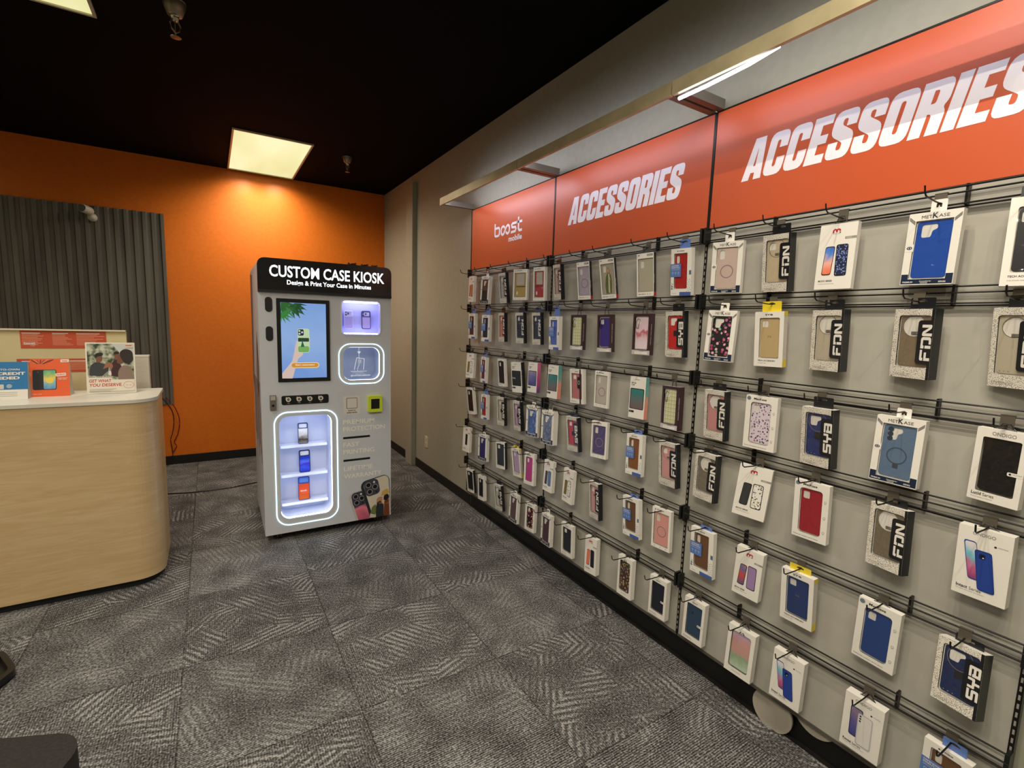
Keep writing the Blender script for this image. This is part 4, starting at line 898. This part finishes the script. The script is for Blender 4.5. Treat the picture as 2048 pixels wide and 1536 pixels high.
def case_mesh(b, x0, z0, x1, z1, m, y, style, t_=.006, backing=CARD, r=.009):
    """moulded phone case, camera opening cut right through"""
    cs = [rrect(x0, z0, x1, z1, r)]; w_ = x1-x0; h_ = z1-z0
    if style == 'cut': cs.append([(x0+w_*px, z1-h_*pz) for px, pz in roundp([(.14, .05, .06), (.58, .05, .06), (.60, .13, .05), (.45, .17, .03), (.42, .28, .05), (.14, .28, .06)], 3)])
    elif style == 'circ': cs.append([(x0+w_*.44+w_*.36*math.cos(a), z1-h_*.19+w_*.36*math.sin(a)) for a in [2*math.pi*k/24 for k in range(24)]])
    elif style == 'sq': cs.append(rrect(x0+w_*.10, z1-h_*.22, x0+w_*.40, z1-h_*.05, .004))
    elif style == 'tall': cs.append(rrect(x0+w_*.12, z1-h_*.27, x0+w_*.36, z1-h_*.05, .005))
    b.poly(cs, y, m, t_)
def phone_pic(b, u0, v0, u1, v1, w, h, m, y, skew, frame, lens=0):
    P = [(w*(u-.5), -h*(1-v)) for u, v in ((u0, v0), (u1, v0), (u1+skew, v1), (u0+skew, v1))]
    Q = roundp([(p[0], p[1], .007) for p in P], 3); b.poly(Q, y, frame)
    cx = sum(p[0] for p in P)/4; cz = sum(p[1] for p in P)/4; b.poly(roundp([((p[0]-cx)*.88+cx, (p[1]-cz)*.94+cz, .006) for p in P], 3), y-.0002, m)
    if lens:
        X, Z = P[3][0]+w*.07, P[3][1]-h*.05
        for k in range(3): b.poly(circ(X, Z-k*h*.045, w*.026, 10), y-.0004, BLACK)
def make_box(k):
    kind, cm, ex, look = T[k]; y, z, d, ya, ro, pi_, w, h, t_ = BX[k]
    i, j, n = int(k[0])-1, int(k[1])-1, int(k[2])-1
    where = '%s in %s row, %s bay' % (['first', 'second', 'third', 'fourth', 'fifth'][n], rows[j], bays[i])
    box = empty('boxed_phone_case', (XP-d, y, z), (R(pi_), R(ro), R(-90+ya)), look + ', ' + where, 'phone case box', 'boxed phone cases on the display wall')
    X = lambda u: w*(u-.5)
    Z = lambda v: -h*(1-v)
    F = [rrect(X(0), Z(0), X(1), Z(1), .0015, 1)]
    win = None; front = WHITE; side = WHITE; top = WHITE; style = 'sq'; inset = .004; Y = -.0004; cr = .004
    if kind == 'met': win = (.15, .085, .85, .89, .001); style = 'cut' if not ex.get('ghost') else 'tall'
    elif kind == 'fdn': win = (.13, .16, .93, .91, .007); front = SPECK; side = FDNB; style = 'circ' if ex.get('circ') else ('cut' if ex.get('cut') else 'sq')
    elif kind == 'mag': win = (.10, .09, .90, .89, .002); style = 'tall'
    elif kind == 'blue': win = (.16, .14, .80, .90, .004); style = 'tall'
    elif kind == 'strap': win = (.12, .13, .86, .94, .008); front = MAROON; side = MAROON; top = mat((190, 180, 184), .4); style = 'sq'
    elif kind == 'esr': win = (.08, .10, .96, .88, .001); side = FDNB; style = 'tall'
    elif kind == 'syt': win = (.17, .15, .86, .89, .005); side = mat((206, 198, 186), .25, coat=.4); style = 'sq'
    elif kind == 'own': win = (.14, .13, .88, .88, .004) if not ex.get('cl') else (.08, .10, .90, .92, .004); side = ex.get('side', WHITE); style = None if ex.get('tagr') else 'sq'
    elif kind == 'mk': win = (.17, .10, .82, .88, .010); style = 'sq'
    elif kind == 'aa': win = (.14, .13, .86, .90, .009); style = None
    if win:
        o_ = rrect(X(win[0]), Z(win[1]), X(win[2]), Z(win[3]), win[4], 3); F.append(o_)
    b = MB(); b.poly(F, 0, front)
    x0, x1, z0, z1 = X(0), X(1), Z(0), Z(1)
    sd = ex.get('side', side)
    b.add([(x1, 0, z0), (x1, t_, z0), (x1, t_, z1), (x1, 0, z1)], [(0, 1, 2, 3)], sd)
    b.add([(x0, 0, z0), (x0, t_, z0), (x0, t_, z1), (x0, 0, z1)], [(0, 1, 2, 3)], front if kind != 'strap' else side)
    b.add([(x0, 0, z1), (x1, 0, z1), (x1, t_, z1), (x0, t_, z1)], [(0, 1, 2, 3)], top)
    b.add([(x0, 0, z0), (x1, 0, z0), (x1, t_, z0), (x0, t_, z0)], [(0, 1, 2, 3)], top)
    b.add([(x0, t_, z0), (x1, t_, z0), (x1, t_, z1), (x0, t_, z1)], [(0, 1, 2, 3)], CARD)
    if win and style: b.poly(rrect(X(win[0])-.001, Z(win[1])-.001, X(win[2])+.001, Z(win[3])+.001, 0), .0062, CARD)
    tabm = None; tw = .6; tb = None
    # ---- prints on the carton, by kind
    if kind == 'met':
        b.text('MET', X(.245), Z(.916), .0125, INK, Y, bold=.0, width=w*.20); b.text('K', X(.455), Z(.911), .0205, INK, Y, bold=.02, width=w*.10); b.text('ASE', X(.565), Z(.916), .0125, INK, Y, bold=.0, width=w*.20)
        for s_ in (-1, 1):
            for q in range(3):
                u = .5+s_*(.485-.0*q); e_ = .5+s_*.365; v = .955-q*.017
                b.poly([(X(u), Z(v-.010)), (X(u), Z(v)), (X(e_), Z(v-.07)), (X(e_), Z(v-.080))], Y, INK)
        b.poly([(X(.01), Z(.012)), (X(.99), Z(.012)), (X(.99), Z(.15)), (X(.855), Z(.15)), (X(.855), Z(.08)), (X(.145), Z(.08)), (X(.145), Z(.15)), (X(.01), Z(.15))], Y*.5, NAVY)
        b.text('PREMIUM', X(.05), Z(.028), .006, CARD, Y, bold=.02); b.text('Compatible for', X(.38), Z(.036), .0045, CARD, Y, bold=.02); b.text('Universal', X(.40), Z(.020), .0045, CARD, Y, bold=.02); b.text('SERIES', X(.74), Z(.028), .006, CARD, Y, bold=.02)
        b.poly(rrect(X(.01), Z(.47), X(.17), Z(.57), .001), Y, WHITE); b.poly([circ(X(.09), Z(.52), w*.055, 14, h*.022), circ(X(.09), Z(.52), w*.035, 14, h*.013)], Y*1.5, NAVY); b.poly(circ(X(.09), Z(.52), w*.018, 8), Y*1.5, NAVY)
        for v in (.25, .55, .75): b.line([(x1+.0003, 0)]*1+[(x1, 0)], .001, 0, WHITE)
        tabm = mat((238, 234, 228), .4); tw = .30; tb = 'M'
    elif kind == 'fdn':
        b.poly(rrect(x1-w*.07, z0, x1, z1, 0), Y, FDNB); b.poly(rrect(X(.63), Z(.22), X(1), Z(.84), .006, 4, rs=(0, .008, .008, 0)), Y*1.2, FDNB)
        wd = ex.get('w'); L = CARD
        hgt = w*.245; sc = h*.50/(3*.95+.09)
        if wd:
            cx = 0
            for ch in ('s', 'Y', 'B'):
                for c_ in G[ch][1]: b.poly(affine(affine(c_, 1, 1, cx, 0), sc, hgt, 0, 0) and [(X(.98)-pz*hgt, Z(.27)+(cx+px)*sc) for px, pz in c_], Y*2, L)
                cx += 1.0
        else:
            cx = 0
            for ch in ('F', 'D', 'N'):
                for c_ in G[ch][1]: b.poly([(X(.98)-pz*hgt, Z(.27)+(cx+px)*sc) for px, pz in c_], Y*2, L)
                if ch == 'D': b.poly([(X(.98)-pz*hgt, Z(.27)+(cx+px)*sc) for px, pz in G['d'][1][0]], Y*2, L)
                cx += 1.02
        b.text('Shockproof phone case', X(.08), Z(.05), .005, GREYINK, Y); b.text('tech accessory fashion', X(.08), Z(.025), .005, GREYINK, Y)
        tabm = FDNB; tw = .62
    elif kind == 'card':
        mc = RED; cx = X(.5) if not ex.get('big') else X(.46)
        b.line([(cx-.010, Z(.86)), (cx-.010, Z(.90)), (cx-.006, Z(.915)), (cx-.001, Z(.905)), (cx, Z(.87))], .0045, Y, mc); b.line([(cx, Z(.87)), (cx, Z(.905)), (cx+.005, Z(.915)), (cx+.009, Z(.905)), (cx+.010, Z(.885))], .0045, Y*1.1, mc); b.poly(circ(cx+.010, Z(.865), .0022, 8), Y, INK)
        b.text('MYBAT PRO', cx, Z(.842), .0045, GREYINK, Y, align='c'); b.poly(rrect(X(.70), Z(.755), X(1.0), Z(.79), 0), Y, GREYINK); b.text('SERIES', X(.74), Z(.762), .0055, CARD, Y*1.5)
        if ex.get('one'): phone_pic(b, .38, .28, .68, .72, w, h, cm, Y*2, .02, BLACK)
        else:
            phone_pic(b, .16, .22, .42, .66, w, h, ex['a'], Y*2, .05, BLACK); phone_pic(b, .52, .20, .84, .68, w, h, cm, Y*2, -.02, BLACK)
        b.text('MOOD SERIES', X(.10), Z(.115), .008, INK, Y, bold=.02, width=w*.38); b.text('shockproof protective case', X(.10), Z(.075), .0045, GREYINK, Y); tabm = BLACK; tw = .36
    elif kind == 'ind':
        b.text('ONDIGO', X(.27), Z(.895), .012, GREYINK, Y, bold=.02, width=w*.42); b.poly(circ(X(.70), Z(.80), .0028, 10), Y, INK); b.text('recycled', X(.74), Z(.79), .006, GREYINK, Y)
        if ex['t'] == 'Reveal':
            phone_pic(b, .20, .26, .52, .80, w, h, ex['a'], Y*2, -.02, NAVY); phone_pic(b, .40, .16, .78, .74, w, h, mat((224, 219, 212), .3), Y*4, -.02, mat((186, 184, 190), .4), 1)
        else:
            phone_pic(b, .28, .26, .52, .80, w, h, ex['a'], Y*2, -.16, c(44, 70, 150)); phone_pic(b, .48, .14, .80, .70, w, h, cm, Y*4, -.14, c(34, 56, 128)); b.poly(rrect(X(.44), Z(.585), X(.555), Z(.655), .003), Y*6, c(22, 34, 80)); b.poly(circ(X(.50), Z(.62), .004, 10), Y*7, BLACK); b.poly(circ(X(.52), Z(.605), .0018, 8), Y*8, CARD)
        b.text(ex['t'], X(.08), Z(.10), .012, INK, Y, bold=.02, width=w*.22); b.text('Series', X(.33), Z(.10), .012, INK, Y, width=w*.22); b.text('Durable, everyday protection', X(.08), Z(.065), .005, GREYINK, Y); tabm = BLACK; tw = .38
    elif kind == 'own':
        if ex.get('big'): b.text('ONDIGO', X(.30), Z(.915), .013, GREYINK, Y, bold=.02, width=w*.46)
        else: b.text('ONDIGO', X(.5), Z(.92), .006, INK, Y, bold=.02, align='c')
        if ex.get('tagr'): b.poly(rrect(X(.70), Z(.42), X(1), Z(.47), .003), Y, WHITE); b.poly(circ(X(.755), Z(.445), .0026, 10), Y*1.5, INK); b.text('recycled', X(.80), Z(.438), .0055, GREYINK, Y*1.5)
        if ex.get('t'): b.text(ex['t'], X(.08), Z(.07), .012, INK, Y, bold=.02, width=w*.20); b.text('Series', X(.31), Z(.07), .012, INK, Y, width=w*.22)
        else: b.text('protective series', X(.08), Z(.05), .006, INK, Y)
        b.text('Military grade protection', X(.08), Z(.03), .0045, GREYINK, Y)
        if ex.get('bk'): b.poly(rrect(X(.72), Z(0), X(.82), Z(1), 0), Y, FDNB); b.poly(rrect(X(.56), Z(.45), X(.80), Z(.78), .006), Y*1.3, FDNB); b.poly([circ(X(.68), Z(.62), .008, 14, .012), circ(X(.68), Z(.62), .005, 14, .009)], Y*1.8, mat((170, 180, 120), .4))
        tabm = BLACK; tw = .40
    elif kind == 'mk':
        b.poly(circ(X(.09), Z(.945), w*.065, 16), Y, mat((112, 122, 134), .4)); b.text('MetKase', X(.25), Z(.925), .011, INK, Y, bold=.02, width=w*.40, shear=.1)
        for v in (.72, .45, .20): b.poly([circ(X(.905), Z(v), .004, 10), circ(X(.905), Z(v), .003, 10)], Y, GREYINK); b.text('grip', X(.905), Z(v-.035), .004, GREYINK, Y, align='c')
        b.text('Premium slim protective case for phones', X(.05), Z(.03), .0055, INK, Y, width=w*.72); tabm = BLACK; tw = .38
    elif kind == 'mag':
        b.poly(circ(X(.16), Z(.945), .003, 10), Y, INK); b.text('phonecase', X(.26), Z(.935), .007, INK, Y, bold=.02, width=w*.36)
        for u in (.2, .5, .8): b.poly([circ(X(u), Z(.045), .003, 10), circ(X(u), Z(.045), .002, 10)], Y, GREYINK)
        tabm = BLACK; tw = .36
    elif kind == 'aa':
        b.poly([(X(.40), Z(.90)), (X(.46), Z(.95)), (X(.50), Z(.91)), (X(.54), Z(.95)), (X(.62), Z(.90)), (X(.57), Z(.90)), (X(.53), Z(.93)), (X(.50), Z(.90)), (X(.46), Z(.93)), (X(.44), Z(.90))], Y, INK); b.text('Luxe Series', X(.3), Z(.06), .008, GREYINK, Y); tabm = BLACK; tw = .38
    elif kind == 'blue':
        b.text('UNIVERSE', X(.38), Z(.935), .006, INK, Y, bold=.02); b.poly(circ(X(.33), Z(.945), .0025, 8), Y, INK)
        b.poly([(X(.45), Z(0)), (X(1), Z(0)), (X(1), Z(.075)), (X(.45), Z(.075))], Y, BLUEINK)
        for q in range(16):
            u = .80+.2*((q*7) % 5)/5; v = .08+.018*q; s_ = .022; b.poly([(X(u), Z(v)), (X(min(u+s_*2.2, 1)), Z(v)), (X(u), Z(v+s_*.8))], Y, BLUEINK if q % 3 else mat((150, 176, 170), .5))
        for q in range(3): b.poly([(X(.03+q*.02), Z(.13+q*.05)), (X(.13), Z(.13+q*.05)), (X(.04), Z(.18+q*.05))], Y, [BLUEINK, NAVY, mat((150, 176, 170), .5)][q])
        b.text('fit guard', X(.08), Z(.03), .006, GREYINK, Y); b.poly(rrect(X(.90), Z(.44), X(1.0), Z(.53), 0), Y, mat((88, 112, 140), .4))
        tabm = BLUETAG; tw = .50
    elif kind == 'strap':
        b.poly(rrect(X(0), Z(0), X(1), Z(.11), 0), Y, mat((196, 190, 190), .4)); b.poly(rrect(X(.17), Z(.015), X(.88), Z(.075), .001), Y*1.5, WHITE); b.text('WRISTBAND', X(.40), Z(.085), .005, INK, Y*1.5, bold=.02); b.text('Magnetic phone case', X(.22), Z(.035), .0045, GREYINK, Y*2)
        b.text('FASHION CASE DESIGN', .006, Z(.25), .007, CARD, x1+.0004, plane='yz', rot=R(90), width=h*.5)
    elif kind == 'esr':
        b.poly(circ(X(.13), Z(.955), .003, 8), Y, INK); b.poly(rrect(X(.60), Z(.925), X(.95), Z(.975), 0), Y, GREYINK); b.text('SERIES', X(.63), Z(.935), .006, CARD, Y*1.5); b.text('HARD CASE', X(.08), Z(.04), .006, INK, Y, bold=.02)
        for u in (.5, .64, .78): b.poly(circ(X(u), Z(.05), .0025, 8), Y, GREYINK)
        b.poly(rrect(.002, Z(.0), t_-.001, Z(.09), 0), x1+.0004, RED, plane='yz'); b.text('CLEAR ARMOR', .006, Z(.3), .006, CARD, x1+.0004, plane='yz', rot=R(90)); tabm = mat((70, 70, 70), .4); tw = .45
    elif kind == 'duo':
        b.text('PUREGEAR', X(.30), Z(.92), .006, INK, Y); b.text('NEW SLIM', X(.10), Z(.83), .009, INK, Y, bold=.02, width=w*.28); b.text('CASE', X(.10), Z(.785), .009, INK, Y, bold=.02, width=w*.2)
        b.poly(rrect(X(.05), Z(.22), X(.93), Z(.72), .006), Y, BLACK); b.poly(rrect(X(.09), Z(.235), X(.89), Z(.70), .005), Y*1.5, cm)
        b.poly(rrect(X(.03), Z(.13), X(.35), Z(.18), .0), Y, INK); b.text('SLIM', X(.07), Z(.14), .006, CARD, Y*1.5)
        if ex.get('dark'): b.text('DUAL', X(.10), Z(.45), .013, CARD, Y*2, bold=.02); b.text('VANTAGE DUAL CASE', .006, Z(.15), .008, CARD, x1+.0004, plane='yz', rot=R(90), width=h*.6)
        tabm = BLACK; tw = .36
    elif kind == 'syt':
        b.text('SYB', X(.36), Z(.93), .008, INK, Y, bold=.02, width=w*.26); b.text('TECH ACCESSORY', X(.14), Z(.095), .007, INK, Y, bold=.02, width=w*.62); b.text('one phone case', X(.14), Z(.05), .005, GREYINK, Y)
        b.poly(rrect(.001, Z(0), t_-.001, Z(.14), 0), x1+.0004, YELT, plane='yz'); b.poly(rrect(.001, Z(.92), t_-.001, Z(1), 0), x1+.0004, YELT, plane='yz'); tabm = YELT if not ex.get('bk') else FDNB; tw = .66
    b.build('carton', box)
    # ---- the case inside and the clear window over it
    if win:
        u0, v0, u1, v1, r_ = win
        b = MB(); m = cm
        if kind == 'strap' and not ex.get('full'): cx0, cx1 = u0+.04, u1-.06
        else: cx0, cx1 = u0-.0+.02, u1-.01
        Zt = Z(v1-.015) if kind not in ('strap',) else Z(v1-.03); Zb = Z(v0+.015)
        case_mesh(b, X(cx0), Zb, X(cx1), Zt, m, .0045, style, .007)
        W2 = X(cx1)-X(cx0); cxm = (X(cx0)+X(cx1))/2; H2 = Zt-Zb
        dk = mat((70, 62, 56), .3, alpha=.55)
        if ex.get('low'): b.poly(rrect(X(cx0), Zb, X(cx1), Zb+H2*.5, .004), .0042, ex['low'])
        if ex.get('ring'):
            rr = W2*.32; cz = Zb+H2*.42; b.poly([circ(cxm, cz, rr, 26), circ(cxm, cz, rr*.86, 26)], .0041, mat((150, 130, 130), .25) if not ex.get('lens') else mat((70, 84, 104), .25), .0004)
            if ex.get('lens'): b.poly(rrect(cxm-.007, cz-rr-.012, cxm+.007, cz-rr+.002, .001), .004, c(66, 70, 84))
        if ex.get('lens'):
            for q in range(3): b.poly(circ(X(cx0)+W2*.22, Zt-H2*(.08+.09*q), W2*.09, 14), .0040, mat((52, 62, 80), .2))
        if kind == 'fdn':
            b.poly([circ(X(cx0)+W2*.45, Zt-H2*.19, W2*.38, 26), circ(X(cx0)+W2*.45, Zt-H2*.19, W2*.36, 26)], .0041, mat((120, 112, 104), .3), .0003)
            if not ex.get('w'): b.poly(rrect(X(.44), Z(.635), X(.66), Z(.675), .0005), .0038, INK); b.poly(rrect(X(.455), Z(.642), X(.64), Z(.668), 0), .0036, mat((150, 144, 134), .4)); b.text('FDN', X(.47), Z(.646), .0055, INK, .0034, bold=.02)
            else: b.poly(rrect(X(.42), Z(.46), X(.64), Z(.58), .001), .0038, mat((34, 34, 38), .3))
            for q in range(3): b.poly(circ(X(.24+q*.1), Z(.205), .0016, 6), .004, GREYINK)
        if ex.get('wal'): b.poly(rrect(cxm-W2*.36, Zb+H2*.50, cxm+W2*.34, Zt-.004, .003), .0038, mat((196, 186, 176), .3)); b.poly(rrect(cxm-W2*.42, Zb+H2*.42, cxm+W2*.42, Zb+H2*.455, .001), .0038, mat((90, 60, 40), .3)); b.poly(circ(cxm-W2*.3, Zb+H2*.16, .006, 12, .012), .0036, WHITE)
        if ex.get('saint'):
            def q_(P, col, k_): b.poly([(cxm+px*W2, Zb+pz*H2) for px, pz in roundp([(p_[0], p_[1]) + ((p_[2],) if len(p_) > 2 else ()) for p_ in P], 4)], .0040-.0003*k_, mat(col, .5))
            q_([(-.24, .02), (-.28, .3), (-.2, .6, .1), (.0, .74, .1), (.2, .66, .1), (.26, .4), (.2, .02)], (92, 104, 56), 0); q_([(-.05, .05), (0, .7), (.1, .66), (.08, .03)], (206, 196, 168), 1)
            q_([(-.12, .7, .06), (-.12, .86, .08), (.1, .88, .08), (.12, .7, .06)], (170, 130, 74), 1); q_([(-.07, .73, .04), (-.07, .84, .05), (.06, .84, .05), (.06, .73, .04)], (206, 160, 124), 2); q_([(-.02, .5), (.12, .56), (.16, .48), (.02, .42)], (206, 170, 120), 2)
        if kind == 'syt' and not ex.get('bk'): b.text('SYB', cxm-.008, Zb+H2*.52, .008, mat((150, 124, 84), .4), .004)
        if kind == 'strap': b.tube([(X(cx0)+.004, .002, Zt-.05), (X(cx0)+.002, .0, Zt-.02), (X(cx0)+.014, -.001, Zt-.004), (X(cx0)+.026, .0, Zt-.015), (X(cx0)+.018, .0, Zt-.028), (X(cx0)+.014, .002, Zt-.052), (X(cx0)+.004, .002, Zt-.05)], .0012, BLACK, 5)
        if kind == 'own' and ex.get('cutb'): b.poly(circ(X(cx0)+.024, Zb+H2*.74, .005, 12), .004, BLACK)
        b.build('phone_case', box)
        if i == 2 or kind in ('esr', 'met', 'mag', 'blue'):
            b = MB(); b.poly(rrect(X(u0), Z(v0), X(u1), Z(v1), r_, 2), .0008, FILM); b.build('window_film', box)
    if kind == 'blue':
        b = MB(); b.poly(rrect(X(-.015), Z(.40), X(.50), Z(.68), .003), -.0006, mat((88, 124, 190), .35), .001); bd = MB
        b.text('DEFENDER', X(.04), Z(.625), .0075, CARD, -.0008, bold=.02, width=w*.36); b.text('ESSENTIALS', X(.04), Z(.585), .0075, CARD, -.0008, bold=.02, width=w*.40); b.poly(rrect(X(.04), Z(.555), X(.44), Z(.56), 0), -.0008, CARD)
        for q in range(3): b.poly([circ(X(.10+q*.14), Z(.49), .004, 10), circ(X(.10+q*.14), Z(.49), .003, 10)], -.0008, CARD); b.text('fit', X(.10+q*.14), Z(.445), .004, CARD, -.0008, align='c')
        b.build('badge', box)
    # ---- what it hangs from
    b = MB(); ty = t_*.6; hz = max(ROW[j]-z-.016, .007); hi = hz+.007
    if kind == 'strap':
        b.tube([(-.012, ty, -.002), (-.008, ty, hz*.6), (-.002, ty, hz+.004), (.004, ty, hz+.004), (.010, ty, hz*.6), (.014, ty, -.002)], .0016, BLACK, 5); b.build('hanging_strap', box)
    elif kind in ('card', 'ind', 'own', 'mk', 'mag', 'duo', 'aa'):
        P = [(-w*tw/2, ty, .001), (-w*tw/3, ty-.001, hz*.5), (-w*.07, ty-.001, hi-.003), (w*.07, ty-.001, hi-.003), (w*tw/3, ty, hz*.5), (w*tw/2, ty, .001)]
        b.tube(P, .0013, BLACK, 5); b.tube([(-w*tw/2.4, ty, .002), (0, ty, .005), (w*tw/2.4, ty, .002)], .0012, BLACK, 5); b.build('hanger_loop', box)
    else:
        tx = w*tw/2; sl = [(-.012, hz-.003), (.012, hz-.003), (.012, hz+.001), (.003, hz+.005), (-.003, hz+.005), (-.012, hz+.001)]
        hi = hz+.009; cx = w*.06 if kind == 'fdn' else (w*.08 if kind == 'blue' else 0)
        if tb == 'M': sl = [(-.008, hz-.012), (-.008, hz-.002), (.0, hz+.001), (.008, hz-.002), (.008, hz-.012), (.003, hz-.012), (0, hz-.006), (-.003, hz-.012)]; sl = [(a, max(e, .0015)) for a, e in sl]
        b.poly([[(cx+px, pz) for px, pz in rrect(-tx, 0, tx, hi, .003, 3, rs=(.004, .004, 0, 0))], [(cx+px*(.8 if tb else 1), pz) for px, pz in sl]], ty, tabm, .0008); b.build('hang_tab', box)
    return box, y, d, look, where
hook0 = None
def hook(y, j, label, kind='a'):
    global hook0
    if hook0 is None:
        hook0 = t = empty('wire_hook', (0, 0, 0), DISP, '', 'hook')
        b = MB(); b.box(-.014, .014, -.040, -.037, -.024, .010, mat((118, 110, 98), .35, .6)); b.box(-.014, .014, -.040, -.031, .008, .011, mat((118, 110, 98), .35, .6)); b.build('clip_plate', t)
        b = MB(); b.tube([(0, -.038, -.017), (0, -.075, -.017), (0, -.138, -.013), (0, -.149, -.006), (0, -.154, .012)], .0022, DARKMETAL, 6); b.build('wire_prong', t)
    else: t = copy_tree(hook0)
    t.location = (XP, y, ROW[j]); t['label'] = label; t['category'] = 'hook'; t['group'] = 'wire hooks on the rails'
for k in T:
    box, y, d, look, where = make_box(k); hook(y, int(k[1])-1, 'black wire hook carrying the ' + where.replace(' in', ' box in'))
